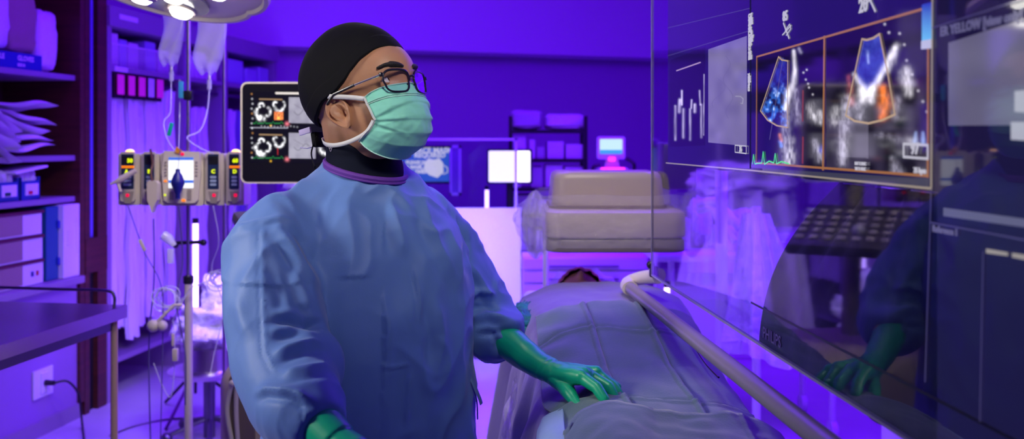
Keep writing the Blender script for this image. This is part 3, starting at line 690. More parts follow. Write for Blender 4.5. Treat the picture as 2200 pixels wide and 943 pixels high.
# ------------------------------------------------------------ planar screens: local tools
class Scr:
    """a flat screen: point o, in-plane directions u (to the right) and v (up); content is laid on its face"""
    def __init__(s, o, u, v): s.o = Vector(o); s.u = Vector(u).normalized(); s.v = Vector(v).normalized(); s.n = s.u.cross(s.v)
    def hit(s, x, y, e=0):
        d = P(x, y, 1)-Vector((0, 0, CAMZ)); c = Vector((0, 0, CAMZ))
        k = (s.o-c).dot(s.n)/d.dot(s.n); return c+d*k+s.n*e
    def poly(s, mb, pts, e=.001, th=.0006):
        mb.prism([s.hit(x, y, e) for x, y in pts], s.n*th); return mb
    def stroke(s, mb, pts, w_, e=.001, px=True):
        q = [s.hit(x, y, e) for x, y in pts]
        for a, b in zip(q[:-1], q[1:]):
            d = (b-a)
            if d.length < 1e-6: continue
            d.normalize(); k = s.n.cross(d)*w_/2
            mb.prism([a-k-d*w_*.3, b-k+d*w_*.3, b+k+d*w_*.3, a+k-d*w_*.3], s.n*.0005)
        return mb
    def text(s, txt, x, y, size, e=.0012, bold=0.0006):
        q = s.hit(x, y, e); return text_mb(txt, size, frameM(q, s.u, s.v), bold)
def emat(name, c=None, es=1.0, rough=.06, nz=None, base=None, ior=1.6, c2=(0,0,0)):
    """lit display pixels behind glossy glass; nz=(scale, lo, hi, stretch) breaks the picture up with noise"""
    if name in MATS: return MATS[name]
    m = mat(name, base or (.004,.004,.006), rough, em=c, es=es, ior=ior)
    nt = m.node_tree; b = nt.nodes['Principled BSDF']
    if nz:
        tc = nt.nodes.new('ShaderNodeTexCoord'); mp = nt.nodes.new('ShaderNodeMapping'); n = nt.nodes.new('ShaderNodeTexNoise')
        mp.inputs['Scale'].default_value = nz[3] if len(nz) > 3 else (1,1,1)
        n.inputs['Scale'].default_value = nz[0]; n.inputs['Detail'].default_value = 6
        r = nt.nodes.new('ShaderNodeValToRGB'); r.color_ramp.elements[0].position = nz[1]; r.color_ramp.elements[1].position = nz[2]
        r.color_ramp.elements[0].color = (*c2, 1); r.color_ramp.elements[1].color = (*c, 1)
        nt.links.new(tc.outputs['Object'], mp.inputs[0]); nt.links.new(mp.outputs[0], n.inputs['Vector']); nt.links.new(n.outputs['Fac'], r.inputs[0]); nt.links.new(r.outputs[0], b.inputs['Emission Color'])
    return m

# ------------------------------------------------------------ big display
D0 = Vector((.369, 2.46, 0)); dd = Vector((-.0725, 1, 0)).normalized()
U = -dd; N_ = U.cross(Vector((0,0,1)))      # u runs towards the camera; N faces the doctor
big = Scr((D0.x, D0.y, 1.2), U, (0,0,1))
assert big.n.x < 0
t = thing('large_display', 'huge glossy flat display hanging at the right, showing heart ultrasound images', 'display', (D0+U*.9+Vector((0,0,1.2))))
L = 2.1; Hh = 1.15
def dbox(mb, u0, u1, z0, z1, n0, n1):
    pts = [D0+U*u0+big.n*n0, D0+U*u1+big.n*n0, D0+U*u1+big.n*n1, D0+U*u0+big.n*n1]
    return mb.prism([Vector((p.x, p.y, z0)) for p in pts], (0, 0, z1-z0))
zl = 1.493
ul = .186; ur = 1.415            # far edge of the picture area; start of the full-height part
hm = mat('display_housing', (.02,.02,.03), .5)
m = MB(); dbox(m, ul, L, zl, 1.2+Hh, -.085, -.012); m.build('housing', hm, t, smooth=False)
m = MB(); dbox(m, ur, L, 1.2, zl, -.085, -.012); m.build('housing', hm, t, smooth=False)
bk = mat('display_black', (.003,.003,.006), .6, spec=.1, em=(.014,.012,.055), es=1)
m = MB(); dbox(m, ul, L, zl, 1.2+Hh, -.0115, -.008); m.build('panel', bk, t, smooth=False)
m = MB(); dbox(m, ur, L, 1.2, zl, -.0115, -.008); m.build('panel', bk, t, smooth=False)
m = MB(); dbox(m, 0, L, 1.2, 1.2+Hh, -.006, 0); m.build('glass', clear('shield_glass', (.86,.83,.93), 1.75), t, smooth=False)
# navy sheet added behind the glass, cut to the doctor's dark reflected outline
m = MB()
def apron(u, v):  # surface of the added sheet that darkens the view through the glass
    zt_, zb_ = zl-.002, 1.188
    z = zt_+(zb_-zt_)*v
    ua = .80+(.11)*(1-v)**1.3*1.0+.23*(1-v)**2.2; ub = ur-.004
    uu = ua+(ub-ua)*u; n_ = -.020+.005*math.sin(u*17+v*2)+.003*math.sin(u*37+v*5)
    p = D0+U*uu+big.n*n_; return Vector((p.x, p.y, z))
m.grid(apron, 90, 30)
o = m.build('silhouette_sheet', mat('navy_silhouette', (.012,.018,.055), .65, bump=[(14,.5,.01)]), None, auto=False)
centre(tag(o, 'added navy sheet behind the display glass, giving the dark reflected outline of the doctor', 'apron')); so = o.modifiers.new('s', 'SOLIDIFY'); so.thickness = .004
m = MB(); dbox(m, -.003, 0.0, 1.2, 1.2+Hh, -.006, .001); dbox(m, -.003, L, 1.196, 1.2, -.006, .001); m.build('edge_trim', mat('violet_grey_trim', (.3,.28,.4), .3), t, smooth=False)
lm = mat('logo_grey', (.10,.07,.25), .4)
# place logo on the bezel along the bottom
lq = D0+U*.864+big.n*.0008; text_mb('PHILIPS', .027, frameM((lq.x, lq.y, 1.215), U, (0,0,1)), .0003).build('logo', lm, t, smooth=False)
m = MB(); dbox(m, .80, L, 1.262, 1.2655, .0, .0006); m.build('bezel_line', black_p, t, smooth=False)
# viewports
navy = emat('viewport_navy', (.010,.007,.07), .9, ior=1.9)
big.poly(MB(), [(1436, -60), (1612, -125), (1612, 362), (1436, 352)], .0006).build('viewport', navy, t, smooth=False)
big.poly(MB(), [(1616, -130), (2000, -260), (2000, 396), (1616, 360)], .0006).build('viewport', navy, t, smooth=False)
vm = vmat('display_picture', .85, ior=1.9)
W_ = (.95,.9,1.0); G_ = (.45,.42,.55)
# left echo picture
p = Pic([(1628, 122), (1772, 79), (1772, 364), (1628, 350)], 150, 190, (.006,.004,.016))
fan = p.region([(1676, 122), (1696, 131), (1695, 274), (1672, 270), (1652, 258), (1637, 238)])
p.C[fan] = (.012,.012,.10)
nb = vnoise(p.X/9, p.Y/13, 3)*.6+vnoise(p.X/4, p.Y/5, 4)*.4; low = np.clip((p.Y-170)/50, 0, 1)*np.clip((285-p.Y)/30, 0, 1)
p.C += (fan*np.clip((nb-.35)*2.2, 0, 1)*low)[:, None]*np.array((.05,.28,1.1)); p.C += (fan*np.clip((nb-.68)*5, 0, 1)*low)[:, None]*np.array((.7,.75,.6))
p.C += (fan*np.clip((nb-.3)*1.4, 0, 1)*(1-low)*(p.Y < 200))[:, None]*np.array((.02,.04,.35))
p.glow([(1707, 110), (1710, 150), (1707, 178), (1696, 198), (1689, 235)], [4, 5, 6, 7, 4], W_, 1.1, .55, 1, (5, 8)); p.glow([(1718, 105), (1722, 112)], 4, G_, .8, .8, 2)
p.glow([(1697, 200), (1690, 262), (1688, 350)], [9, 10, 12], G_, .9, .9, 3); p.glow([(1712, 195), (1716, 260)], [7, 10], G_, .8, .9, 4); p.glow([(1745, 232), (1752, 250)], [10, 12], W_, .8, .95, 5); p.glow([(1763, 240), (1766, 262)], [5, 8], W_, .6, .95, 6)
p.glow([(1700, 300), (1700, 345)], [9, 13], W_, .6, .95, 7); p.glow([(1752, 305), (1766, 340)], [8, 12], G_, .9, .9, 8); p.glow([(1678, 290), (1680, 302)], 4, (1,.25,.05), 1, .7, 9); p.glow([(1678, 305), (1680, 314)], 4, (.05,.25,1), 1.1, .6, 10); p.glow([(1770, 322)], 9, (.1,.1,1), .9, .8, 11)
p.line([(1727, 195), (1726, 260)], 1.6, (.22,.02,.02)); p.line([(1727, 295), (1726, 350)], 1.6, (.25,.02,.02)); p.line([(1684, 124), (1655, 300)], .6, (.12,.1,.2))
for x, y in ((1728, 156), (1735, 150), (1740, 188), (1748, 203), (1733, 171), (1738, 180)): p.glow([(x, y)], 2.2, W_, .8, .2)
p.build(big, 'echo_picture', vm, t, .0013)
# right echo picture
p = Pic([(1777, 77), (1998, 16), (1998, 380), (1777, 364)], 190, 250, (.006,.004,.016))
bl = p.region([(1858, 84), (1876, 86), (1893, 74), (1900, 110), (1905, 150), (1890, 175), (1868, 195), (1848, 180), (1842, 150)])
nb = vnoise(p.X/8, p.Y/14, 13)*.6+vnoise(p.X/3, p.Y/5, 14)*.4
p.C += np.clip(vnoise(p.X/22, p.Y/30, 5)-.35, 0, 1)[:, None]*np.array((.10,.08,.16))*np.clip((p.Y-150)/80, 0, 1)[:, None]
p.C[bl] = np.c_[.02+.04*nb[bl], .02+.08*nb[bl], .32+.28*nb[bl]]
p.glow([(1866, 110), (1868, 135)], 3, (.5,.6,.8), .6, .8, 21)
p.glow([(1838, 160), (1852, 182), (1862, 200), (1872, 195), (1885, 180), (1900, 150), (1925, 104)], [5, 7, 12, 10, 7, 7, 6], W_, 1.15, .5, 22, (5, 7)); p.glow([(1854, 195), (1856, 214)], 9, W_, 1, .4, 23); p.glow([(1876, 192), (1874, 216)], 8, W_, 1, .4, 24)
p.glow([(1930, 98), (1918, 130), (1908, 150)], [7, 10, 8], W_, .7, .7, 25); p.glow([(1948, 155), (1954, 200)], [13, 9], W_, .95, .75, 26); p.glow([(1940, 170), (1962, 180)], 9, G_, .8, .8, 27)
p.glow([(1826, 165), (1832, 220)], [6, 9], (.5,.1,.08), .6, .8, 28); p.glow([(1822, 215), (1816, 290), (1812, 350)], [11, 12, 10], G_, 1.1, .85, 29); p.glow([(1848, 225), (1850, 250)], [16, 12], G_, .9, .85, 30)
p.glow([(1898, 190), (1904, 225), (1898, 252)], [10, 15, 8], (1.1,.25,.02), 1.1, .6, 31); p.glow([(1930, 215), (1926, 250)], [10, 10], G_, .6, .95, 32); p.glow([(1920, 340), (1930, 372)], [6, 14], G_, .8, .8, 33)
p.glow([(1800, 240), (1795, 260)], 12, W_, .5, .95, 34); p.glow([(1890, 290), (1960, 306)], [8, 10], G_, .45, .95, 35, (5, 6)); p.glow([(1960, 300)], 12, W_, .3, .95, 36, (5, 6)); p.line([(1880, 290), (1930, 292)], 1, (.10,.09,.16)); q_ = p.region([(1804, 258), (1868, 262), (1868, 340), (1804, 336)]); p.C[q_] += np.array((.10,.09,.13))
for x, y in ((1935, 72), (1945, 96), (1950, 130), (1962, 160), (1975, 195), (1985, 218), (1994, 240), (1903, 52), (1912, 70)): p.glow([(x, y)], 2.6, W_, .9, .2)
p.glow([(1970, 285), (1968, 306)], [3, 6], (.35,.5,.9), .9, .3); p.glow([(1985, 285), (1986, 306)], [3, 6], (.35,.5,.9), .9, .3)
p.build(big, 'echo_picture', vm, t, .0013)
# far left echo picture and angiogram
p = Pic([(1440, 130), (1516, 100), (1516, 312), (1440, 316)], 70, 150, (.006,.004,.03))
for k, (x, y0, y1, w_, it) in enumerate(((1452, 228, 300, 2.5, .7), (1462, 215, 240, 3.5, 1), (1466, 195, 225, 2, 1), (1470, 235, 295, 3, .6), (1484, 235, 300, 2.5, .7), (1487, 215, 232, 2, .9), (1494, 225, 240, 3, 1.1), (1504, 195, 225, 2, 1), (1508, 225, 295, 2.5, .6), (1514, 160, 290, 1.2, .8))): p.glow([(x, y0), (x+(3 if k == 7 else 0)-(1 if k % 2 else 0), y1)], w_, (.75,.65,1), it, .7, 40+k, (2, 9))
p.line([(1455, 152), (1506, 134)], 1.0, (.6,.4,.6)); p.build(big, 'echo_picture', vm, t, .0013)
p = Pic([(1523, 106), (1606, 77), (1606, 314), (1523, 306)], 90, 150, (.21,.18,.36))
p.C += (vnoise(p.X/18, p.Y/26, 51)-.5)[:, None]*np.array((.08,.07,.1))
p.line([(1560+9*math.sin(k*.45)+k*.4, 120+k*5) for k in range(28)], .4, (.15,.13,.28)); p.line([(1545+14*math.sin(k*.35), 170+k*4) for k in range(16)], .35, (.15,.13,.28)); p.line([(1582, 207), (1592, 207), (1598, 212), (1597, 222), (1593, 222)], .8, (.42,.4,.55))
p.build(big, 'angiogram', vm, t, .0013)
p = Pic([(2040, 92), (2330, 0), (2330, 268), (2040, 270)], 90, 90, (.15,.14,.24)); p.C += (vnoise(p.X/60, p.Y/60, 61)-.5)[:, None]*np.array((.05,.05,.06)); p.build(big, 'reference_picture', vm, t, .0013)
def stroked(pts, w_, e, name, m_): return big.stroke(MB(), pts, w_, e).build(name, m_, t, smooth=False)
org = emat('orange_line', (.42,.17,.07), .8)
for pts, w_ in (([(1628, 122), (1998, 16)], .003), ([(1774, 79), (1771, 364)], .0045), ([(1628, 350), (1998, 378)], .0032), ([(1628, 122), (1627, 350)], .0022), ([(1998, 16), (1997, 380)], .0032)): stroked(pts, w_, .0019, 'viewport_border', org)
yl = emat('pale_yellow_line', (.42,.35,.28), .7)
stroked([(1432, 350), (1616, 366), (2003, 405), (2006, -60)], .0028, .0012, 'selection_border', yl)
big.poly(MB(), [(1640, 362), (1998, 384), (1998, 401), (1640, 371)], .0009).build('status_bar', emat('status_grey', (.05,.05,.09), .9), t, smooth=False)
vl = emat('thin_violet_line', (.06,.05,.16), .8)
for pts, w_ in (([(2003, 405), (1990, 820)], .0016), ([(2003, 478), (2240, 522)], .002), ([(2115, 540), (2108, 905)], .0012), ([(2006, 60), (2240, -14)], .0016), ([(1436, 60), (1612, 18)], .0018), ([(1436, 120), (1612, 66)], .0018)): stroked(pts, w_, .0012, 'grid_line', vl)
sec = emat('sector_outline', (.65,.45,.3), .7)
stroked([(1676, 122), (1683, 129), (1696, 131), (1695, 274), (1672, 270), (1652, 258), (1637, 238), (1676, 122)], .0022, .0024, 'sector_outline', sec)
stroked([(1856, 84), (1866, 86), (1880, 82), (1894, 73), (1912, 160), (1927, 246), (1900, 258), (1870, 265), (1840, 260), (1821, 248), (1856, 84)], .0026, .0024, 'sector_outline', sec)
stroked([(1620, 352), (1622, 332), (1625, 352), (1640, 350), (1643, 326), (1646, 353), (1656, 346), (1666, 350), (1669, 330), (1672, 352), (1682, 347), (1692, 350), (1698, 352)], .002, .0026, 'ecg_trace', emat('ecg_green', (.1,.8,.25), .9))
p = Pic([(1985, 10), (2006, 4), (2006, 84), (1985, 88)], 6, 40, (0,0,0)); f = np.clip((p.Y-5)/80, 0, 1)[:, None]; p.C = (1-f)*np.array((.02,.03,.5))+f*np.array((.15,.55,1.0)); p.build(big, 'colour_bar', vm, t, .0026)
big.poly(MB(), [(1985, 88), (2006, 84), (2006, 104), (1985, 106)], .0028).build('bar_caption', emat('bar_white', (.6,.6,.85), .8), t, smooth=False)
txt = emat('screen_text_white', (.62,.6,.72), .8)
def stext(s_, x, y, sz, e=.003, b=.0006, m_=None, name='screen_text'): big.text(s_, x, y, sz, e, b).build(name, m_ or txt, t, smooth=False)
stext('85', 1684, 46, .022, .002); stext('20', 1848, 28, .026, .002); stext('PAT T: 37.0C', 1843, 354, .0058, .004, .0002); stext('TEE T: 40.1C', 1843, 365, .0058, .004, .0002); stext('75 bpm', 1970, 371, .009, .004, .0003)
stext('97', 1964, 330, .018, .004); stext('36', 1590, 326, .016, .002, .0004)
for k, s_ in enumerate(['CX7', '45Hz', '14cm', '2D', '58%', 'C 50', 'P Low', 'HPen', '64%', 'CF', '3.5', 'WF', 'Med']): stext(s_, 1610, 40+k*7.4, .011, .002, .0005)
for k, s_ in enumerate(['2.6', 'PW', '66%', '1.6', 'SV', '6.1']): stext(s_, 1609, 166+k*6, .0095, .002, .0004)
for pts, w_ in (([(1583, 312), (1607, 314), (1607, 330), (1583, 327), (1583, 312)], .002), ([(1947, 309), (1999, 312), (1999, 341), (1947, 337), (1947, 309)], .003)): stroked(pts, w_, .003, 'value_box', txt)
for pts, w_ in (([(1686, 50), (1698, 82)], .003), ([(1684, 75), (1702, 55)], .002), ([(1690, 66), (1699, 52), (1702, 62), (1692, 76)], .0016), ([(1868, -10), (1884, 24)], .003), ([(1862, 8), (1880, -6)], .0025)): stroked(pts, w_, .002, 'marker_line', txt)
dim = emat('dim_text', (.12,.11,.24), .9)
stext('Reference 1', 2007, 497, .0105, .002, .0003, dim, 'caption'); stext('ER YELLOW [view only]', 2024, 78, .0145, .002, .0004, dim, 'caption')
big.poly(MB(), [(2030, 446), (2260, 478), (2260, 496), (2030, 464)], .0012).build('scroll_bar', emat('scroll_grey', (.12,.12,.22), .9), t, smooth=False)
big.poly(MB(), [(2122, 534), (2168, 542), (2168, 550), (2122, 544)], .0012).build('value_field', emat('value_pale', (.42,.38,.36), .7), t, smooth=False)
big.poly(MB(), [(2178, 543), (2240, 553), (2240, 565), (2178, 553)], .0012).build('value_field', emat('value_pale'), t, smooth=False)
big.poly(MB(), [(2186, 196), (2260, 188), (2260, 246), (2186, 240)], .0024).build('text_field', emat('field_white', (.45,.45,.56), .9), t, smooth=False)
big.poly(MB(), [(2178, 262), (2260, 262), (2260, 305), (2178, 300)], .0024).build('text_field', emat('field_white'), t, smooth=False)
# handle bar
hb = thing('handle_bar', 'long grey tubular handle bar running along the lower edge of the large display', 'handle', tuple(D0+U*.8+Vector((-.07,0,1.17))))
h0 = P(1350, 616, 2.569); hend = h0+U*1.9; hend.z = h0.z
m = MB(); m.tube([h0, h0+U*.6, hend], .0165, 20); m.build('bar', mat('satin_grey_bar', (.27,.23,.26), .3), hb)
pts = smooth_path([h0+U*.03, h0-U*.012, P(1353, 605, 2.62), P(1376, 597, 2.60), P(1416, 593, 2.50)], 6)
n = len(pts); m = MB(); m.tube(pts, [.023-.003*math.sin(i/n*3) for i in range(n)], 18, flat=.85); m.build('end_bracket', mat('cream_bracket', (.75,.68,.58), .4), hb)
m = MB(); q = P(1404, 583, 2.50); m.box(q, (.022,.02,.03), 0, .004); m.ell(q+Vector((-.008,0,.018)), .011); m.build('fixing_screw', black_p, hb)
# display suspension arm (above the picture)
m = MB(); c = D0+U*1.0; m.cyl((c.x+.12, c.y, 2.2), (c.x+.12, c.y, 3.0), .04); m.box((c.x+.09, c.y, 2.0), (.08,.5,.5), 0, .01)
m.build('suspension_arm', white_p, t)

# ------------------------------------------------------------ ultrasound machine (left of doctor)
UY = 3.42
t = thing('ultrasound_machine', 'beige ultrasound machine with black monitor and control panel standing behind the doctor', 'ultrasound machine', P(640, 1200, UY).xy.to_3d())
ms = Scr(P(518, 300, UY), (1, .12, 0), (.0, 0, 1))
def mpoly(mb, pts, e, th): mb.prism([ms.hit(x, y, e) for x, y in pts], ms.n*th); return mb
R_ = rrect(517, 176, 792, 394, 14, 8)
mpoly(MB(), R_, -.05, .052).build('monitor_rim', mat('light_beige'), t, smooth=False)
mpoly(MB(), rrect(521, 180, 788, 390, 11, 8), .0015, .002).build('monitor_bezel', mat('gloss_black', (.008,.008,.01), .15), t, smooth=False)
p = Pic([(537, 197), (772, 200), (772, 352), (537, 349)], 300, 190, (.003,.003,.004))
for ox, oy in ((0, 0), (0, 76)):
    for x0, x1 in ((621, 678), (741, 772)):
        r_ = p.region([(x0, 209+oy), (x1, 210+oy), (x1, 265+oy), (x0, 264+oy)]); p.C[r_] = np.array((.40,.38,.48))+(vnoise(p.X/10, p.Y/12, 7)[r_]-.5)[:, None]*.14
    p.line([(632+k*3, 240+oy+7*math.sin(k*.55)) for k in range(14)], .7, (.2,.19,.25)); p.line([(632+k*2, 224+oy+k*1.2) for k in range(10)], .4, (.22,.2,.27)); p.line([(650+k*1.2, 232+oy+6*math.sin(k*.8)) for k in range(12)], .3, (.25,.23,.3))
    def arcp(cx, cy, rx, ry, a0, a1, n=9): return [(cx+rx*math.cos(math.radians(a0+(a1-a0)*k/n)), cy+oy+ry*math.sin(math.radians(a0+(a1-a0)*k/n))) for k in range(n+1)]
    Wt = (1.2,1.2,1.25)
    for k, (pts, w_) in enumerate(((arcp(563, 242, 13, 13, 60, 250), [2, 5, 5, 4, 2, 3, 4, 3, 2, 2]), (arcp(575, 240, 6, 9, -80, 110), 2.4), (arcp(562, 226, 5, 4, 180, 380), 2.2), (arcp(600, 232, 8, 7, 20, 170), 2.8), (arcp(592, 224, 4, 5, 120, 300), 2.2), (arcp(609, 225, 3, 6, -90, 90), 2.0), (arcp(557, 250, 3, 5, 0, 180), 3), (arcp(700, 240, 12, 14, 80, 260), 4), (arcp(713, 238, 8, 12, -80, 90), 3))):
        p.glow(pts, w_, Wt, 1.2, .95, 70+k+oy, (2.2, 2))
    p.line([(558, 213+oy), (606, 214+oy)], 1.3, (.45,.28,.14)); p.line([(678+10, 213+oy), (678+48, 214+oy)], 1.3, (.45,.28,.14))
    for k in range(22): p.glow([(545+k*3, 265+oy*.98-(3 if k % 6 == 2 else 0))], 1.2, (.03,.5,.1), .9, .2)
    p.glow([(617, 266+oy)], 4.5, (.9,.2,.25), 1.2, .1); p.glow([(582, 270+oy)], 2, (1,.55,.02), 1.3, .1)
r_ = p.region([(589, 240), (609, 240), (609, 258), (589, 258)]); nb = vnoise(p.X/2.2, p.Y/2.5, 9); p.C[r_] = np.c_[.7+.5*nb[r_], .14+.4*nb[r_]**2, .02+.1*nb[r_]]
p.glow([(599, 254)], 3, (1,.9,.1), .9, .2); p.glow([(599, 247)], 2, (-.7,-.1,0), .8, .2)
p.line([(597, 318), (597, 332)], .8, (.6,.03,.03))
p.line([(538, 274), (618, 275)], .9, (.45,.45,.55)); p.line([(594, 200), (700, 201)], 2.4, (.95,.86,.8))
for k in range(14): p.glow([(541+(k % 3), 202+k*10.5)], 1.8, ((1,1,1.1) if k % 4 else (.9,.4,.1)), .8, .3)
for k in range(12): p.glow([(562+k*7, 271+(k*7) % 3)], 1.6, (.9,.9,1), .6, .3)
p.build(ms, 'monitor_screen', vmat('monitor_picture', 1.0), t, .0040)
# column, panel, body
cx = ms.hit(660, 394).x
m = MB(); m.cyl((cx, UY+.1, .75), (cx, UY+.06, 1.42), .035); m.build('column', beige_d, t)
Mk = Matrix.Rotation(math.radians(-28), 4, 'X')
kc = Vector((cx+.06, UY-.1, 1.22))
kM = Matrix.Rotation(math.radians(38), 4, 'Z') @ Matrix.Rotation(math.radians(22), 4, 'X')
m = MB(); m.box(kc, (.5, .36, .05), 0, .02, M=kM); m.build('control_panel', mat('dark_console', (.07,.06,.07), .35), t)
m = MB()
for r in range(5):
    for c in range(9):
        q = kc+(kM @ Vector((-.2+c*.05, -.12+r*.055, .028))); m.box(q, (.03, .03, .008), 0, .003, M=kM)
m.build('console_keys', mat('grey_keys', (.42,.38,.36), .4), t)
m = MB(); q = kc+(kM @ Vector((0, -.06, .03))); m.ell(q, .025); m.build('trackball', mat('track_grey', (.5,.5,.55), .2), t)
m = MB(); m.box((cx+.085, UY+.02, .435), (.68, .56, .72), 0, .09, seg=6); m.build('cart_body', mat('warm_beige_body', (.52,.43,.33), .4), t, auto=False)
m = MB()
for pts in ([(482, 815), (540, 800), (540, 1100), (482, 1100)],):
    face(m, rrect(492, 806, 545, 1050, 12), 3.13, .02)
m.build('recess_panel', mat('brown_recess', (.17,.13,.10), .5), t, smooth=False)
m = MB(); m.tube(smooth_path([P(500, 822, 3.12), P(488, 880, 3.12), P(500, 960, 3.12), P(510, 1040, 3.12)]), .008, 8); m.tube(smooth_path([P(508, 822, 3.12), P(508, 900, 3.12), P(515, 1000, 3.12)]), .008, 8); m.ell(P(500, 824, 3.12), .013); m.build('probe_cable', beige_p, t)
m = MB()
for sx in (-.25, .2):
    for sy in (-.2, .2):
        m.ell((cx+.105+sx, UY+.02+sy, .05), (.025,.05,.05))
m.build('castor', black_p, t)

# ------------------------------------------------------------ surgical lamps
def surg(c, R3, label, lobes):
    t = thing('surgical_lamp', label, 'surgical lamp', c, 'ceiling surgical lamps')
    def W(x, y, z): return Vector(c)+R3 @ Vector((x, y, z))
    N = 96
    def rad(a): return .31*(1+.10*abs(math.cos(1.5*a))**.6-.05)
    m = MB()
    prof = [(0, .10), (.3, .095), (.75, .06), (.97, .02), (1.0, 0), (.985, -.014), (.95, -.014), (.93, -.004), (0, -.004)]
    m.grid(lambda u, v: (lambda k, a: W(rad(a)*prof[k][0]*math.cos(a), rad(a)*prof[k][0]*math.sin(a), prof[k][1]))(min(int(round(v*8)), 8), 2*PI*u), N, 9, closeu=True)
    m.build('head', mat('lamp_cream', (.72,.62,.52), .35), t)
    m = MB()
    for k in range(3):
        a = 2*PI*k/3+PI/6*0
        q = (.16*math.cos(a), .16*math.sin(a))
        m.lathe(W(q[0], q[1], -.006), [(.0,0), (.125,0), (.125,-.006), (0,-.006)], 32, M=R3.to_4x4())
    m.build('lamp_glass', mat('lamp_glass_grey', (.33,.33,.36), .12), t)
    k = 0
    for (x, y) in lobes:
        m = MB(); m.lathe(W(x, y, -.012), [(0,0), (.034,0), (.033,-.014), (.024,-.024), (0,-.028)], 20, M=R3.to_4x4()); m.build('bulb', lamp_e, t)
        m = MB()
        m.lathe(W(x, y, -.01), [(.034,0), (.042,0), (.042,-.008), (.034,-.008)], 20, M=R3.to_4x4()); m.build('bulb_ring', mat('lamp_cream'), t)
    m = MB(); m.cyl(W(0,0,-.01), W(0,0,-.075), .022, .018); m.build('centre_handle', mat('lamp_cream'), t)
    m = MB(); m.tube([W(0,0,.09), W(0,0,.22), Vector(c)+Vector((0,.1,.9))], .025, 12); m.build('arm', mat('lamp_cream'), t)
    return t
lob = []
for k in range(3):
    a = 2*PI*k/3
    for dx, dy in ((0,0.07), (.065,-.035), (-.065,-.035)):
        lob.append((.16*math.cos(a)+dx, .16*math.sin(a)+dy))
R3 = Matrix.Rotation(math.radians(-14), 3, 'X') @ Matrix.Rotation(math.radians(9), 3, 'Y') @ Matrix.Rotation(math.radians(100), 3, 'Z')
surg((-1.00, 2.62, 2.02), R3, 'cream surgical lamp with lit bulbs hanging at the top left of the picture', lob)
R3 = Matrix.Rotation(math.radians(4), 3, 'X') @ Matrix.Rotation(math.radians(-4), 3, 'Y')
surg((-.30, 2.30, 2.10), R3, 'cream surgical lamp above the doctor, seen only as a reflection in the display', lob)
# ------------------------------------------------------------ background, middle
# mobile barrier: white lower panel, clear upper panel
BY = 6.6
t = thing('mobile_barrier', 'mobile shield with clear upper window and white lower panel behind the doctor', 'barrier', P(990, 840, BY).xy.to_3d())
m = MB(); face(m, [(820, 447), (1119, 447), (1119, 748), (820, 748)], BY, .05); m.build('lower_panel', mat('bright_white_panel', (.9,.88,.92), .5), t, smooth=False)
m = MB(); face(m, [(815, 300), (1108, 300), (1108, 447), (815, 447)], BY+.02, .006); m.build('window', clear('barrier_clear', (.82,.8,.9)), t, smooth=False)
m = MB(); face(m, [(812, 297), (1111, 297), (1111, 302), (812, 302)], BY+.015, .016); face(m, [(1106, 297), (1111, 297), (1111, 447), (1106, 447)], BY+.015, .016); face(m, [(812, 297), (817, 297), (817, 447), (812, 447)], BY+.015, .016); m.build('window_frame', mat('pale_frame', (.7,.65,.8), .4), t, smooth=False)
m = MB()
for x in (840, 1100):
    q = P(x, 748, BY); m.box((q.x, BY+.02, q.z/2+.04), (.04, .04, q.z-.08)); m.box((q.x, BY+.02, .09), (.05, .5, .03))
    for dy in (-.22, .26): m.ell((q.x, BY+dy, .04), (.02,.04,.04))
m.build('castor_frame', steel_d, t)
# monitor with mask poster
def fscreen(name, label, px, Y, bez=8, group=None):
    x0, y0, x1, y1 = px
    t = thing(name, label, 'monitor', P((x0+x1)/2, y1, Y), group)
    m = MB(); face(m, rrect(x0-bez, y0-bez, x1+bez, y1+bez, 4), Y, .05); m.build('housing', black_p, t, smooth=False)
    return t, Scr(P((x0+x1)/2, (y0+y1)/2, Y), (1,0,0), (0,0,1))
t, s = fscreen('wall_monitor', 'monitor with blue notice and white face mask picture seen through the clear shield', (800, 318, 965, 390), 7.05, 5)
m = MB(); s.poly(m, [(800, 318), (965, 318), (965, 390), (800, 390)], .001, .002); m.build('screen', emat('notice_blue', (.03,.14,.72), .9, rough=.4), t, smooth=False)
m = MB(); s.poly(m, [(912, 352), (920, 340), (932, 343), (944, 340), (952, 350), (953, 370), (940, 382), (922, 376), (912, 366)], .004); s.stroke(m, [(953, 355), (961, 360), (962, 370), (953, 374), (950, 372)], .006, .004); s.stroke(m, [(913, 352), (905, 352), (904, 362), (913, 366)], .006, .004)
m.build('mask_picture', emat('notice_white', (.85,.88,1), .9, rough=.4), t, smooth=False)
tm = MB()
for k, (tx, x, y, sz) in enumerate((('FACE MASK', 890, 328, .055), ('REQUIRED', 890, 338, .05), ('PLEASE WEAR', 872, 352, .035), ('A MASK AT', 872, 362, .035), ('ALL TIMES', 872, 372, .035))):
    a = s.text(tx, x, y, sz, .004, .002); tm.add(a.v, a.f)
tm.build('notice_text', emat('notice_white'), t, smooth=False)
t = thing('picture_frame', 'pale empty frame standing beside the blue notice monitor', 'frame', P(978, 447, 7.0))
m = MB(); 
for r in ((966, 312, 971, 420), (985, 312, 991, 420), (966, 312, 991, 318), (966, 414, 991, 420)): face(m, [(r[0], r[1]), (r[2], r[1]), (r[2], r[3]), (r[0], r[3])], 7.0, .02)
m.build('border', mat('pale_frame'), t, smooth=False)
m = MB(); face(m, [(971, 318), (985, 318), (985, 414), (971, 414)], 7.01, .01); m.build('panel', mat('violet_panel', (.3,.2,.5), .5), t, smooth=False)
t, s = fscreen('wall_monitor', 'monitor with blank bright white screen and black bezel beside the rack', (1050, 324, 1140, 391), 6.9, 4)
m = MB(); s.poly(m, rrect(1050, 324, 1139, 391, 3), .001, .002); m.build('screen', white_h, t, smooth=False)
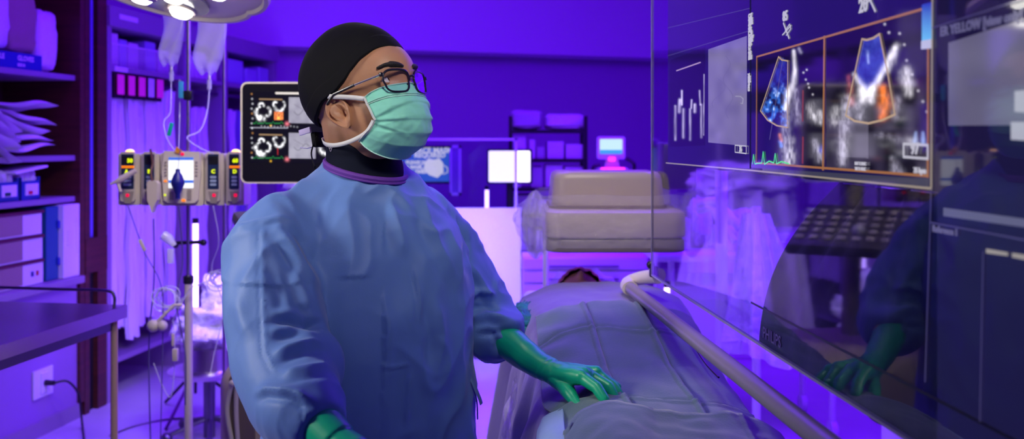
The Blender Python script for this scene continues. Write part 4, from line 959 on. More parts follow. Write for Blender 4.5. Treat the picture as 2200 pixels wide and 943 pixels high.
m = MB(); q = P(1095, 398, 7.0); m.cyl((q.x, 7.0, .6), (q.x, 7.0, q.z+.02), .025); m.box((q.x, 7.0, .61), (.3,.3,.02)); m.build('stand', black_p, t)
t = thing('side_desk', 'low dark desk behind the shield carrying the monitors', 'desk', (P(1000, 0, 7.0).x, 7.0, 0))
m = MB(); m.box((P(935, 0, 7.0).x, 7.0, .585), (1.5, .4, .03), 0, .005); m.build('desktop', lam, t)
for sx in (-.7, .7):
    for sy in (-.2, .2):
        m = MB(); m.box((P(935, 0, 7.0).x+sx, 7.0+sy, .285), (.04, .04, .57)); m.build('leg', steel_d, t)
q = P(890, 400, 7.1); m = MB(); m.cyl((q.x, 7.12, .6), (q.x, 7.12, q.z+.1), .03); m.box((q.x, 7.12, .61), (.3,.2,.02)); bpy_t = [o for o in COL.objects if o.get('label', '').startswith('monitor with blue notice')][0]; m.build('stand', black_p, bpy_t)
# wire rack with packs
RY = 7.2
t = thing('storage_rack', 'black metal storage rack full of white packs against the back wall', 'rack', P(1178, 748, RY).xy.to_3d())
rx0, rx1 = P(1097, 0, RY).x, P(1258, 0, RY).x
for x in (rx0, rx1):
    for y in (RY, RY+.4):
        m = MB(); m.box((x, y, .9), (.03, .03, 1.8-.1)); m.build('upright', black_p, t, smooth=False)
zs = [P(0, y, RY).z for y in (279, 342, 404, 460, 540)]
for z in zs:
    m = MB(); m.box(((rx0+rx1)/2, RY+.2, z-.012), (rx1-rx0, .42, .024)); m.build('shelf', black_p, t, smooth=False)
names = ['top', 'second', 'third', 'fourth', 'lowest']
rows = [[(1098, 1165, 42), (1172, 1258, 34)], [(1098, 1130, 50), (1137, 1150, 42), (1153, 1170, 26), (1176, 1212, 38), (1216, 1253, 32)],
        [(1100, 1120, 45), (1140, 1166, 46), (1172, 1210, 50), (1214, 1253, 46)], [(1100, 1150, 40), (1156, 1180, 30), (1188, 1250, 44)], [(1100, 1140, 50), (1150, 1200, 44), (1206, 1252, 56)]]
order = ['first', 'second', 'third', 'fourth', 'fifth']
for r, row in enumerate(rows):
    for c, (x0, x1, h) in enumerate(row):
        m = MB(); a = P(x0, 0, RY).x; b = P(x1, 0, RY).x; hh = h/F*RY
        if r == 0: lump(m, ((a+b)/2, RY+.2, zs[r]+hh/2+.004), (b-a, .34, hh), 0, 0, r*9+c, .1, 6, 24)
        else: m.box(((a+b)/2, RY+.18, zs[r]+hh/2+.001), (b-a, .3, hh), 0, .008)
        solo(m, 'supply_pack', paper if (r+c) % 3 else mat('grey_pack', (.5,.48,.55), .6), order[c]+' pack from the left on the '+names[r]+' shelf of the black rack', 'pack', 'packs on the black rack', smooth=(r == 0))
        if r > 0 and x1-x0 > 20:
            pass
# white drawer stack
t = thing('drawer_unit', 'low white unit of shallow drawers behind the patient head', 'drawers', P(1230, 800, 5.6).xy.to_3d())
m = MB(); face(m, [(1122, 552), (1392, 552), (1392, 858), (1122, 858)], 5.6, .26); m.build('carcass', white_p, t, smooth=False)
for k in range(6):
    y = 556+k*28
    m = MB(); face(m, rrect(1126, y, 1388, y+22, 1), 5.58, .02); d = m.build('drawer', mat('drawer_white', (.7,.66,.78), .5), t, smooth=False)
    m = MB(); face(m, [(1180, y+15), (1330, y+15), (1330, y+18), (1180, y+18)], 5.565, .012); m.build('handle', mat('drawer_grip', (.12,.08,.2), .5), d, smooth=False)
# ventilator with small screen
VY = 5.9
t = thing('ventilator', 'white breathing machine with small lit screen and red glowing base behind the x-ray detector', 'ventilator', P(1315, 800, VY).xy.to_3d())
m = MB(); face(m, rrect(1284, 293, 1343, 342, 5), VY-.03, .06); m.build('head', white_p, t, smooth=False)
m = MB(); face(m, rrect(1289, 299, 1337, 330, 2), VY-.032, .004); m.build('screen', emat('vent_screen', (.55,.8,1), 1.1, rough=.3), t, smooth=False)
m = MB(); face(m, [(1289, 322), (1337, 322), (1337, 330), (1289, 330)], VY-.034, .003); m.build('screen_band', emat('vent_band', (.05,.35,.85), 1, rough=.3), t, smooth=False)
m = MB(); face(m, [(1304, 342), (1328, 342), (1332, 362), (1299, 362)], VY, .05); m.build('neck', white_p, t, smooth=False)
m = MB(); face(m, rrect(1286, 360, 1350, 376, 5), VY-.02, .1); m.build('cap', mat('vent_cap', (.75,.6,.75), .4), t, smooth=False)
m = MB(); face(m, rrect(1292, 360, 1342, 366, 2), VY-.026, .008); face(m, rrect(1308, 338, 1322, 346, 2), VY-.036, .008); m.build('red_light', mat('vent_red', (1,.1,.3), .3, em=(1,.03,.22), es=2.4), t, smooth=False)
m = MB(); q = P(1315, 376, VY); m.box((q.x, VY+.2, q.z/2), (.42, .4, q.z), 0, .03); m.build('body', white_p, t)
MB().tube(smooth_path([P(1272, 372, VY), P(1276, 358, VY), P(1290, 354, VY)]), .012, 8).build('hose', black_p, t)
MB().tube(smooth_path([P(1345, 340, VY), P(1362, 352, VY), P(1360, 376, VY)]), .012, 8).build('hose', black_p, t)

# ------------------------------------------------------------ x-ray detector and c-arm
t = thing('xray_detector', 'large beige rounded x-ray detector head wrapped in clear plastic over the patient', 'x-ray detector', (.33, 3.1, 1.2))
def rbody(mb, x0, x1, y0, y1, z0, z1, r, taper=0):
    pts = rrect(x0, y0, x1, y1, r, 8); c = ((x0+x1)/2, (y0+y1)/2)
    prof = [(0, .93), (.04, .985), (.1, 1), (.8, 1), (.93, .985), (1, .93)]
    vs = []; fs = []; n = len(pts)
    for (h, k) in prof:
        kk = k*(1-taper*h)
        for x, y in pts: vs.append((c[0]+(x-c[0])*kk, c[1]+(y-c[1])*kk, z0+(z1-z0)*h))
    for i in range(len(prof)-1):
        for j in range(n): a = i*n+j; b = i*n+(j+1) % n; fs.append((a, b, b+n, a+n))
    fs.append(tuple(range(n))); fs.append(tuple((len(prof)-1)*n+k for k in range(n)))
    return mb.add(vs, fs)
rbody(MB(), .108, .545, 2.9, 3.34, 1.203, 1.247, .05).build('grid_plate', mat('greyish_beige', (.20,.17,.15), .4), t)
rbody(MB(), .105, .548, 2.895, 3.345, 1.247, 1.335, .055).build('detector_body', mat('detector_beige', (.58,.50,.36), .35), t)
m = MB()
rbody(m, .125, .50, 3.0, 3.32, 1.335, 1.452, .05, .06).build('upper_housing', mat('detector_beige'), t)
m = MB(); rbody(m, .12, .505, 2.99, 3.33, 1.335, 1.345, .05).build('seam', mat('seam_brown', (.2,.14,.1), .5), t)
# clear plastic cover with puckers
m = MB()
def wrap(u, v):
    # ring around the detector body, v from lower edge up
    pts = rrect(.085, 2.875, .57, 3.365, .07, 8); n = len(pts); k = u*n; i = int(k) % n; f = k-int(k)
    a = pts[i]; b = pts[(i+1) % n]; x = a[0]+(b[0]-a[0])*f; y = a[1]+(b[1]-a[1])*f
    nz = noise.noise(Vector((x*14, y*14, v*3)))*.012+.008*math.sin(x*60+y*50+v*4)
    left = max(0, 1-(x-.085)/.05)
    x -= left*.075*math.sin(PI*min(1, v*1.1))*(1+.3*noise.noise(Vector((v*7, y*9, 0))))
    return Vector((x+nz*.4, y-nz*.5+(.02*v), 1.22+v*.165-left*.0+nz*.3-(.03*left if v < .3 else 0)))
m.grid(wrap, 130, 26, closeu=True); m.build('plastic_cover', film('detector_film', (.8,.75,.85), .22, .12, bump=[(24,1,.02),(70,.6,.006)]), t, auto=False)
m = MB()
def gather(u, v):
    a = 2*PI*u; e = PI*(v-.5); k = 1+.16*math.sin(a*7+v*5)*math.cos(e)+.10*math.sin(a*13+2+v*9)*math.cos(e)+.12*noise.noise(Vector((math.cos(a)*2, math.sin(a)*2, v*4)))
    return Vector((.088-.042*math.cos(e)*math.cos(a)*k-.012, 2.985+.075*math.cos(e)*math.sin(a)*k, 1.285+.098*math.sin(e)+.012*math.sin(a*5)))
m.grid(gather, 140, 40, closeu=True); m.build('plastic_gather', film('gather_film', (.8,.75,.9), .3, .1, bump=[(26,1,.03)]), t, auto=False)
def arc(y, z, r, a0, a1, n=24): return [Vector((.62+.0*k, y+r*math.cos(a0+(a1-a0)*k/n), z+r*math.sin(a0+(a1-a0)*k/n))) for k in range(n+1)]
t2 = t
m = MB(); m.box((.56, 3.2, 1.47), (.12, .2, .16), 0, .02); m.build('mount', mat('mount_grey', (.08,.07,.09), .4), t)
m = MB(); m.box((.98, 3.2, 1.60), (.86, .14, .14), 0, .03); m.build('support_arm', mat('detector_beige'), t)
m = MB(); m.box((1.42, 3.2, .9), (.22,.3,1.62), 0, .05); m.box((1.42, 3.2, .05), (.6,.8,.1), 0, .03); m.build('arm_stand', white_p, t)
# vertical white post near patient head
q0 = P(1172, 540, 3.68)
m = MB(); m.cyl((q0.x, 3.68, 0), (q0.x, 3.68, 1.2), .011); m.lathe((q0.x, 3.68, 0), [(0,0), (.16,0), (.15,.03), (.02,.04), (0,.04)], 24)
solo(m, 'white_post', white_p, 'slim white upright post beside the patient head, below the detector', 'post')

# ------------------------------------------------------------ patient table and drapes
t = thing('operating_table', 'operating table under the draped patient', 'operating table', (.27, 2.3, 0))
m = MB(); m.box((.27, 2.35, .86), (.46, 2.3, .05), 0, .02); m.build('tabletop', black_p, t)
m = MB(); m.box((.27, 2.35, .905), (.44, 2.26, .05), 0, .02); m.build('mattress', mat('mattress_blue', (.03,.04,.12), .6), t)
m = MB(); m.box((.27, 1.7, .45), (.3, .5, .78), 0, .05); m.box((.27, 1.7, .03), (.5, .9, .06), 0, .02); m.build('pedestal', white_p, t)
def ztop(Y):   # height of the covered body
    return float(np.interp(Y, [1.0, 1.3, 1.6, 1.8, 2.0, 2.2, 2.45, 2.7, 2.9, 3.05, 3.15], [1.02, 1.03, 1.04, 1.046, 1.062, 1.095, 1.128, 1.128, 1.115, 1.07, 1.0]))
def half(Y): return float(np.interp(Y, [1.0, 1.6, 2.0, 2.4, 2.75, 2.95, 3.1, 3.2], [.19, .2, .2, .2, .235, .23, .15, .09]))
def surf(Y, s, off=0, drop=0, seed=0, amp=1.0, side=1.0):
    """s in -1..1 across the body, beyond that the cloth hangs down the sides"""
    cx = .265; h = half(Y); zt = ztop(Y)+off
    a = abs(s); sg = 1 if s > 0 else -1
    rnd = .05
    if a <= 1:
        x = s*h; z = zt-.045*a**3.2
    else:
        d = (a-1)*drop; 
        x = sg*(h+.018*(1-math.exp(-d*30))+d*.18*side); z = zt-.045-d
    nzv = noise.noise(Vector((s*1.7+seed, Y*3.2, 0)))*.010+noise.noise(Vector((s*4+seed*2, Y*8, 3)))*.004
    fold = 0
    if a > 1: fold = .016*math.sin(Y*26+seed)*min(1, (a-1)*3)+.008*math.sin(Y*61+seed*2)*min(1, (a-1)*3)
    return Vector((cx+x+sg*fold+sg*off*.6, Y, z+nzv*amp*(1 if a < 1 else .4)))
vel = mat('sheer_drape', (.17,.13,.36), .55, bump=[(10,.5,.01),(120,.1,.001)], sheen=.3)
m = MB()
def dr(u, v):
    Y = 1.0+v*2.17; s = (u*2-1)*2.0
    p = surf(Y, s, .000+.0*u, .42, 1, 1.2, 1.0)
    if v > .93: p.z -= (v-.93)*.9; 
    return p
m.grid(dr, 121, 150); 
o = solo(m, 'patient_drape', vel, 'thin violet-blue sheet spread over the patient and falling down both table sides', 'drape', auto=False)
so = o.modifiers.new('s', 'SOLIDIFY'); so.thickness = .002; so.offset = -1
# crumpled clear edge of drape, left bottom
m = MB()
def pe(u, v):
    Y = 1.35+u*1.0; z = .98-v*.55; x = -.02-.07*v-.025*math.sin(u*9)*v+.02*noise.noise(Vector((u*14, v*9, 0)))
    return Vector((x+.03*u, Y, z))
m.grid(pe, 50, 40); solo(m, 'plastic_sheet', film('edge_film', (.75,.68,.9), .35, .15, bump=[(20,1,.02)]), 'crumpled clear plastic sheet hanging off the left side of the table', 'plastic sheet', auto=False)
# folded towel layers
tow = mat('blue_towel', (.085,.145,.185), .85, sheen=.4, bump=[(220,.5,.0012),(14,.25,.006)])
m = MB()
CR = [(.30,), (.62,)]
def towel(u, v):
    Y = 1.30+v*1.12; s0 = -.98+.13*(1-float(ss(1.72, 1.88, Y))); s = s0+u*(.95-s0)
    if u < .15: s -= .0
    p = surf(Y, s, .009, .3, 1, 1.2)
    # fold creases: lengthwise and crosswise
    for cu in (.33, .66): p.z += .006*math.exp(-((u-cu-.03*math.sin(v*4))/.010)**2)-.004*math.exp(-((u-cu-.022-.03*math.sin(v*4))/.012)**2)
    for cv in (.42, .80): p.z += .0045*math.exp(-((v-cv-.012*math.sin(u*7))/.006)**2)-.004*math.exp(-((v-cv-.014-.012*math.sin(u*7))/.008)**2)
    p.z += .004*noise.noise(Vector((u*9, v*13, 2)))+.003*math.sin(v*60+u*9)*math.exp(-((u-.1)/.13)**2)
    if v > .985: p.z -= .006*(v-.985)/.015
    return p
m.grid(towel, 170, 200)
o = solo(m, 'towel', tow, 'large blue-grey surgical towel with square fold creases laid over the patient', 'towel', auto=False)
so = o.modifiers.new('s', 'SOLIDIFY'); so.thickness = .004; so.offset = 1
m = MB()
def towel2(u, v):
    Y = 1.28+v*(.395+.012*math.sin(u*9)+.035*math.exp(-((u-.24)/.10)**2)-.02*u-.05*math.exp(-(u/.05)**2)); s = -0.80+u*1.94
    p = surf(Y, s, .021, .3, 1, 1.2); p.z += .005*noise.noise(Vector((u*8, v*9, 8)))+.004*math.exp(-((v-.985)/.02)**2)+.003*math.exp(-((u-.7-.05*v)/.012)**2)
    if v > .99: p.z -= .01
    return p
m.grid(towel2, 120, 60)
o = solo(m, 'towel', tow, 'second blue-grey towel lying nearest the camera, in front of the gloved hand', 'towel', auto=False)
so = o.modifiers.new('s', 'SOLIDIFY'); so.thickness = .006; so.offset = 1
# pale blue pad at table edge
m = MB()
def pad(u, v):
    Y = 1.25+v*.55; p = surf(Y, -.80-.26*(1-u), .010, .12, 1, .4); p.x -= .003*math.sin(v*11)+.008*(1-u)*math.sin(v*4); p.z += .003*math.sin(u*5+v*7)+.003+(-.006 if v > .97 else 0)
    return p
m.grid(pad, 30, 50)
o = solo(m, 'absorbent_pad', mat('pale_blue_pad', (.28,.42,.62), .6, bump=[(12,.5,.01)]), 'pale blue absorbent pad at the left table edge below the gloved hand', 'pad', auto=False)
so = o.modifiers.new('s', 'SOLIDIFY'); so.thickness = .01; so.offset = 1
# towel clip thread on drape
m = MB(); m.tube(smooth_path([surf(2.15, .62, .028, .3, 1)+Vector((0,0,0)), surf(2.0, .66, .028, .3, 1), surf(1.9, .70, .028, .3, 1)]), .0022, 6); solo(m, 'suture_thread', black_p, 'short dark thread lying on the towel near the handle bar', 'thread')

# the patient
skin2 = mat('patient_skin', (.62,.28,.17), .55, sss=.1)
t = thing('person', 'patient lying face up under drapes, only reddish hair and forehead showing', 'person', (.265, 2.4, .93))
m = MB()
hx, hy, hz = .240, 3.28, 1.010
m.ell((hx, hy, hz), (.076, .098, .082)); m.ell((hx, hy-.07, hz-.005), (.058,.05,.07)); m.ell((hx, hy-.05, hz+.078), (.016,.022,.018)); m.capsule((hx, hy-.08, hz-.02), (.255, 3.0, 1.0), .05, .055)
m.capsule((.265, 2.95, .995), (.265, 2.5, .995), .07, .085); m.capsule((.13, 2.93, .985), (.40, 2.93, .985), .05, .05); m.capsule((.265, 2.5, 1.0), (.265, 2.2, .99), .085, .08)
m.capsule((.2, 2.2, .985), (.2, 1.7, .97), .06, .05); m.capsule((.33, 2.2, .985), (.33, 1.7, .97), .06, .05); m.capsule((.2, 1.7, .97), (.2, 1.35, .965), .045, .035); m.capsule((.33, 1.7, .97), (.33, 1.35, .965), .045, .035)
m.capsule((.11, 2.9, .975), (.10, 2.55, .965), .035, .03); m.capsule((.42, 2.9, .975), (.43, 2.55, .965), .035, .03); m.capsule((.10, 2.55, .965), (.12, 2.3, .965), .03, .025); m.capsule((.43, 2.55, .965), (.41, 2.3, .965), .03, .025)
m.ell((hx-.08, hy-.0, hz-.0), (.008,.02,.028), nu=12, nv=8); m.ell((hx+.08, hy-.0, hz-.0), (.008,.02,.028), nu=12, nv=8)
co, nr, fs = remesh(m, .008, 4)
from_np(co, fs).build('body', skin2, t, fix=False)
m = MB()
def hair(u, v):
    a = 2*PI*u; e = math.radians(-15+105*v)
    d = Vector((math.cos(a)*math.cos(e), math.sin(e)*1.0, math.sin(a)*math.cos(e)))
    r = 1.09+.10*noise.noise(d*6)+.03*noise.noise(d*19)
    return Vector((hx+d.x*.078*r, hy+d.y*.1*r+.008, hz+d.z*.084*r+.004))
m.grid(hair, 80, 24, closeu=True); m.build('hair', mat('auburn_hair', (.42,.13,.05), .6, bump=[(60,.8,.004,(8,1,1))]), t, auto=False)
# pillow and crumpled sheet around head
m = MB(); lump(m, (.25, 3.32, .965), (.42, .3, .09), 0, 0, 2, .1, 4, 30); solo(m, 'pillow', white_p, 'white pillow under the patient head', 'pillow')
m = MB(); 
def cap2(u, v):
    a = PI*u; r = .11+.02*v; return Vector((hx+.02+r*1.1*math.cos(a), 3.36+.1*v+.01*math.sin(a*9), .98+.10*math.sin(a)*(1+.1*math.sin(a*12))))
m.grid(cap2, 60, 14); solo(m, 'plastic_hood', plastic_film, 'clear crumpled plastic behind the patient head', 'plastic sheet', auto=False)
m = MB(); lump(m, (.045, 2.62, 1.03), (.1, .3, .11), 0, 0, 21, .3, 3, 30); solo(m, 'patterned_cloth', mat('teal_print', (.02,.3,.33), .7, var=(45,.15)), 'teal patterned cloth tucked beside the drape, left of the patient shoulder', 'cloth')

# ------------------------------------------------------------ right side beyond the display
t = thing('instrument_trolley', 'white trolley on castors beyond the table on the right', 'trolley', (1.35, 5.0, 0))
m = MB(); m.box((1.25, 5.1, .95), (1.05, .6, .04), 0, .01); m.build('top', white_p, t)
m = MB(); m.box((1.25, 5.1, .62), (.85, .5, .36), 0, .01); m.build('drawer_box', white_p, t)
for sx in (-.42, .42):
    for sy in (-.25, .25):
        m = MB(); m.cyl((1.25+sx, 5.1+sy, .1), (1.25+sx, 5.1+sy, .93), .018); l = m.build('leg', white_p, t)
        m = MB(); m.cyl((1.25+sx-.015, 5.1+sy, .05), (1.25+sx+.015, 5.1+sy, .05), .05, seg=18); m.build('castor', mat('castor_white', (.8,.78,.85), .4), t)
t = thing('floor_stand', 'white column stand on castors reaching up behind the display', 'stand', (P(1550, 0, 4.4).x, 4.4, 0))
q = P(1550, 0, 4.4)
m = MB(); m.cyl((q.x, 4.4, .1), (q.x, 4.4, 1.5), .028); m.build('column', white_p, t)
m = MB()
for k in range(5): m.tube([(q.x, 4.4, .14), (q.x+.22*math.cos(k*1.257), 4.4+.22*math.sin(k*1.257), .09)], .022, 10)
m.build('base', white_p, t)
for k in range(5):
    m = MB(); m.ell((q.x+.22*math.cos(k*1.257), 4.4+.22*math.sin(k*1.257), .045), (.03,.045,.045)); m.build('castor', mat('castor_white'), t)
# things on and around the trolley seen through the glass
t = thing('covered_stand', 'stand draped in hanging white plastic, right of the white column behind the glass', 'covered equipment', (P(1625, 0, 4.3).x, 4.3, 0))
q = P(1625, 0, 4.3)
m = MB(); m.cyl((q.x, 4.3, .03), (q.x, 4.3, 1.25), .02); m.lathe((q.x, 4.3, 0), [(0,0), (.2,0), (.19,.03), (0,.03)], 24); m.build('pole', white_p, t)
m = MB()
def hang(u, v):
    a = 2*PI*u; r = (.05+.13*v)*(1+.22*math.sin(a*9+v*2)+.12*math.sin(a*17)); return Vector((q.x+r*math.cos(a)+.05*v, 4.3+r*math.sin(a), 1.22-.62*v-.05*math.sin(a*3)*v))
m.grid(hang, 140, 24, closeu=True); m.build('plastic_sheet', mat('hung_white_plastic', (.85,.82,.92), .4, alpha=.75, bump=[(20,.8,.02)]), t, auto=False)
for i, (x0, x1, hh, dy) in enumerate(((1425, 1475, .17, 0), (1482, 1530, .26, .05), (1536, 1575, .12, -.05), (1580, 1640, .2, .1))):
    m = MB(); a = P(x0, 0, 5.1).x; b = P(x1, 0, 5.1).x
    if i % 2: lump(m, ((a+b)/2, 5.1+dy, .971+hh/2), (b-a, .2, hh), 0, 0, i+40, .35, 2.6, 30)
    else: m.box(((a+b)/2, 5.1+dy, .971+hh/2), (b-a, .25, hh), 0, .01)
    solo(m, 'supply_pack', paper, ['left square white pack', 'tall crumpled white bag', 'low white pack', 'right crumpled white bag'][i]+' on the trolley seen through the display glass', 'pack', 'packs on the white trolley')
m = MB(); m.tube(smooth_path([P(1500, 440, 4.6), P(1535, 432, 4.55), P(1560, 455, 4.5), P(1590, 490, 4.45)]), .022, 10); m.tube(smooth_path([P(1500, 452, 4.6), P(1530, 450, 4.55), P(1550, 480, 4.5), P(1580, 520, 4.45)]), .018, 10); m.tube([P(1552, 470, 4.42), P(1560, 470, 4.42)], .03, 10)
m.tube([P(1550, 455, 4.42), P(1550, 500, 4.42)], .02, 10)
m.build('hose', mat('white_hose', (.85,.83,.9), .4), [o for o in COL.objects if o.name.startswith('floor_stand')][0])
# floor tiles lines near, right
t = solo(MB().box((P(1600, 0, 3.6).x+.15, 3.3, .004), (.9, 1.1, .006), .12, .002), 'floor_mat', mat('pale_mat', (.55,.5,.62), .3), 'pale rectangular mat on the floor right of the operating table', 'mat')
t = thing('low_cabinet', 'white low cabinet against the right of the back wall beyond the trolley', 'cabinet', (2.0, 6.9, 0))
m = MB(); m.box((2.0, 6.9, .45), (1.3, .5, .9), 0, .01); m.build('carcass', white_p, t)
for k in range(2):
    m = MB(); m.box((1.68+.62*k, 6.64, .45), (.58, .02, .78), 0, .005); d = m.build('door', white_p, t)
    m = MB(); m.box((1.9+.2*k, 6.62, .6), (.015, .02, .15), 0, .003); m.build('handle', steel, d)

# white-covered equipment directly behind the doctor (mirrored in the display)
t = thing('covered_trolley', 'tall equipment trolley hung with white plastic sheets behind the doctor', 'trolley', (-.95, 5.1, 0))
m = MB(); m.box((-.95, 5.1, .55), (.5, .5, .9), 0, .02); m.build('body', white_p, t)
for sx in (-.2, .2):
    for sy in (-.2, .2):
        m = MB(); m.ell((-.95+sx, 5.1+sy, .05), (.025,.05,.05)); m.build('castor', black_p, t)
m = MB()
for (x, y) in ((-.75, 4.9), (-1.1, 4.95)): m.cyl((x, y, 1.0), (x, y, 1.6), .012)
m.build('pole', steel, t)
m = MB()
def sheet(u, v):
    a = 2*PI*u; r = .3+.05*math.sin(a*11)+.03*math.sin(a*23+v*3); return Vector((-.95+r*1.0*math.cos(a)*(.75+.35*v), 5.1+r*math.sin(a)*(.75+.35*v), 1.32-.8*v+.03*math.sin(a*5)))
m.grid(sheet, 150, 20, closeu=True); m.build('sheet', mat('white_sheet', (.85,.82,.9), .5), t, auto=False)
m = MB(); lump(m, (-.95, 5.1, 1.33), (.5, .5, .2), 0, 0, 30, .4, 3, 40); m.build('cover', mat('white_sheet'), t, auto=False)
# ------------------------------------------------------------ the doctor
doc = thing('person', 'standing doctor in blue gown, black cap, glasses and green mask, looking at the display', 'person', (-.3, 1.88, 0))
skin = mat('skin', (.47,.235,.125), .5, sss=.08, bump=[(160,.25,.0012),(45,.15,.001)], var=(30,.86))
# head frame: x forward, y to his left, z up
YAW = math.radians(-31); PITCH = math.radians(-11)
HR = Matrix.Rotation(YAW, 3, 'Z') @ Matrix.Rotation(PITCH, 3, 'Y') @ Matrix.Rotation(math.radians(0), 3, 'X')
HO = P(779, 213, 1.85)
def HW(x, y, z): return HO+HR @ Vector((x, y, z))
HS = 1.06
def hw(p): return HW(p[0]*HS, p[1]*HS, p[2]*HS)
HM = Matrix.Translation(HO) @ HR.to_4x4() @ Matrix.Scale(HS, 4)
def hmb(mb): mb.v = [tuple(HM @ Vector(v)) for v in mb.v]; return mb
CR = (.112, .083, .098); CC = (-.012, 0, .035)
m = MB()
m.ell(CC, CR, nu=40, nv=28); m.ell((.048, 0, .030), (.069,.065,.070), nu=32, nv=20); m.ell((.045, 0, -.028), (.060,.060,.07), nu=32, nv=20)
for sg in (-1, 1):
    m.ell((.050, sg*.024, -.024), (.044,.036,.042)); m.ell((.018, sg*.026, -.040), (.050,.041,.060)); m.capsule((.088, sg*.038, .027), (.104, 0, .022), .013, .014)
m.ell((.030, 0, -.068), (.058,.057,.048), nu=32, nv=20); m.ell((.060, 0, -.088), (.034,.034,.033))
m.capsule((.104, 0, .012), (.113, 0, -.030), .010, .013); m.ell((.106, -.011, -.036), .010); m.ell((.106, .011, -.036), .010)
m.capsule((.095, -.016, -.062), (.095, .016, -.062), .014)
# ears: a shell with helix rim, antihelix, hollow concha, tragus and lobe
def ear(sg):
    q = MB(); NA, NR = 44, 18; c0 = Vector((.006, sg*.066, -.029)); ln = math.radians(25)
    def pt(r, a):     # a: 0 = front, 90 = top, 180 = back, 270 = lobe
        ca, sa = math.cos(a), math.sin(a)
        wd = .0200*(1+.12*sa)*(1-.22*max(0, -sa)); x = wd*ca*r; z = .0335*sa*r
        back = max(0, -ca); front = max(0, ca)
        h = .008+.011*back+.003*max(0, sa)
        h += .0042*math.exp(-((r-.90)/.09)**2)*(1-.75*front*(1-abs(sa)))*(1-.7*max(0, -sa)**2)
        h -= .0040*math.exp(-((r-.70)/.09)**2)*(back*.9+.3)*(1 if sa > -.5 else .2)
        h += .0036*math.exp(-((r-.50)/.09)**2)*(.35+back)*(1 if sa > -.6 else .4)
        dx, dz = (x-.002)/.0085, (z+.001)/.012
        h -= .011*math.exp(-(dx*dx+dz*dz))
        tx, tz = (x-.0135)/.004, (z+.003)/.006; h += .005*math.exp(-(tx*tx+tz*tz))
        h += .003*math.exp(-((x-.004)/.008)**2-((z+.024)/.008)**2)
        X = x*math.cos(ln)-z*math.sin(ln); Z = x*math.sin(ln)+z*math.cos(ln)
        return c0+Vector((X, sg*h, Z))
    vs = [pt(0.0001, 0)]; fs = []
    for i in range(1, NR+1):
        for k in range(NA): vs.append(pt(i/NR, 2*PI*k/NA))
    for k in range(NA): fs.append((0, 1+k, 1+(k+1) % NA))
    for i in range(NR-1):
        for k in range(NA): a = 1+i*NA+k; b = 1+i*NA+(k+1) % NA; fs.append((a, b, b+NA, a+NA))
    L0 = 1+(NR-1)*NA
    for s_, dy in ((.97, -.005), (.80, -.012), (.6, -.02)):
        o = len(vs)
        for k in range(NA):
            p = pt(1, 2*PI*k/NA); p2 = c0+(p-c0)*s_; p2.y = p.y+sg*dy if s_ > .7 else c0.y+sg*-.012; vs.append(p2)
        for k in range(NA): fs.append((L0+k, L0+(k+1) % NA, o+(k+1) % NA, o+k))
        L0 = o
    fs.append(tuple(L0+k for k in range(NA)))
    if sg < 0: pass
    q.add(vs, fs); return q
hmb(m)
nk = Vector((-.302, 1.885, 1.50))
m.capsule(hw((-.028, 0, -.045)), nk, .066, .062); m.capsule(hw((.005, 0, -.085)), nk+Vector((.01, -.012, .02)), .045, .05)
# shoulders, trunk and arms (inside the gown)
SR = Vector((-.445, 1.755, 1.395)); ER = Vector((-.39, 1.63, 1.145)); WR = Vector((-.275, 1.455, 1.085))
SL = Vector((-.175, 1.975, 1.395)); EL = Vector((-.075, 2.045, 1.185)); WL = P(1190, 800, 1.86)
m.capsule(nk, (-.30, 1.88, 1.40), .060, .07); m.capsule(SR+Vector((.03,.01,-.035)), SL+Vector((-.02,-.01,-.035)), .045, .045); m.capsule((-.30, 1.88, 1.33), (-.29, 1.88, 1.0), .09, .10)
m.capsule(SR+Vector((.01,0,-.03)), ER, .045, .04); m.capsule(ER, WR, .038, .022); m.capsule(SL+Vector((0,0,-.03)), EL, .045, .036); m.capsule(EL, EL.lerp(WL, .55), .034, .022); m.capsule(EL.lerp(WL, .55), WL, .020, .014)
for sx, sy in ((-.07, -.04), (.07, .04)):
    m.capsule((-.29+sx, 1.88+sy, .95), (-.29+sx, 1.88+sy, .5), .085, .06); m.capsule((-.29+sx, 1.88+sy, .5), (-.29+sx, 1.88+sy, .1), .055, .04)
co, nr, fs = remesh(m, .0036, 14, .6)
# refine the face: push eye sockets in
Hinv = HM.inverted()
loc = np.c_[co, np.ones(len(co))] @ np.array(Hinv).T[:, :3]
fwd = np.array(HR @ Vector((1, 0, 0)))
def gauss(c, s): return np.exp(-(((loc-np.array(c))/np.array(s))**2).sum(1))
disp = -.012*gauss((.10, -.034, .014), (.03,.017,.012))-.012*gauss((.10, .034, .014), (.03,.017,.012))-.003*gauss((.09,-.040,-.006),(.03,.018,.006))
co = co+disp[:, None]*fwd*HS
bmb = from_np(co, fs)
for sg in (-1, 1): q = hmb(ear(sg)); bmb.add(q.v, q.f)
body = bmb.build('body', skin, doc, fix=True)
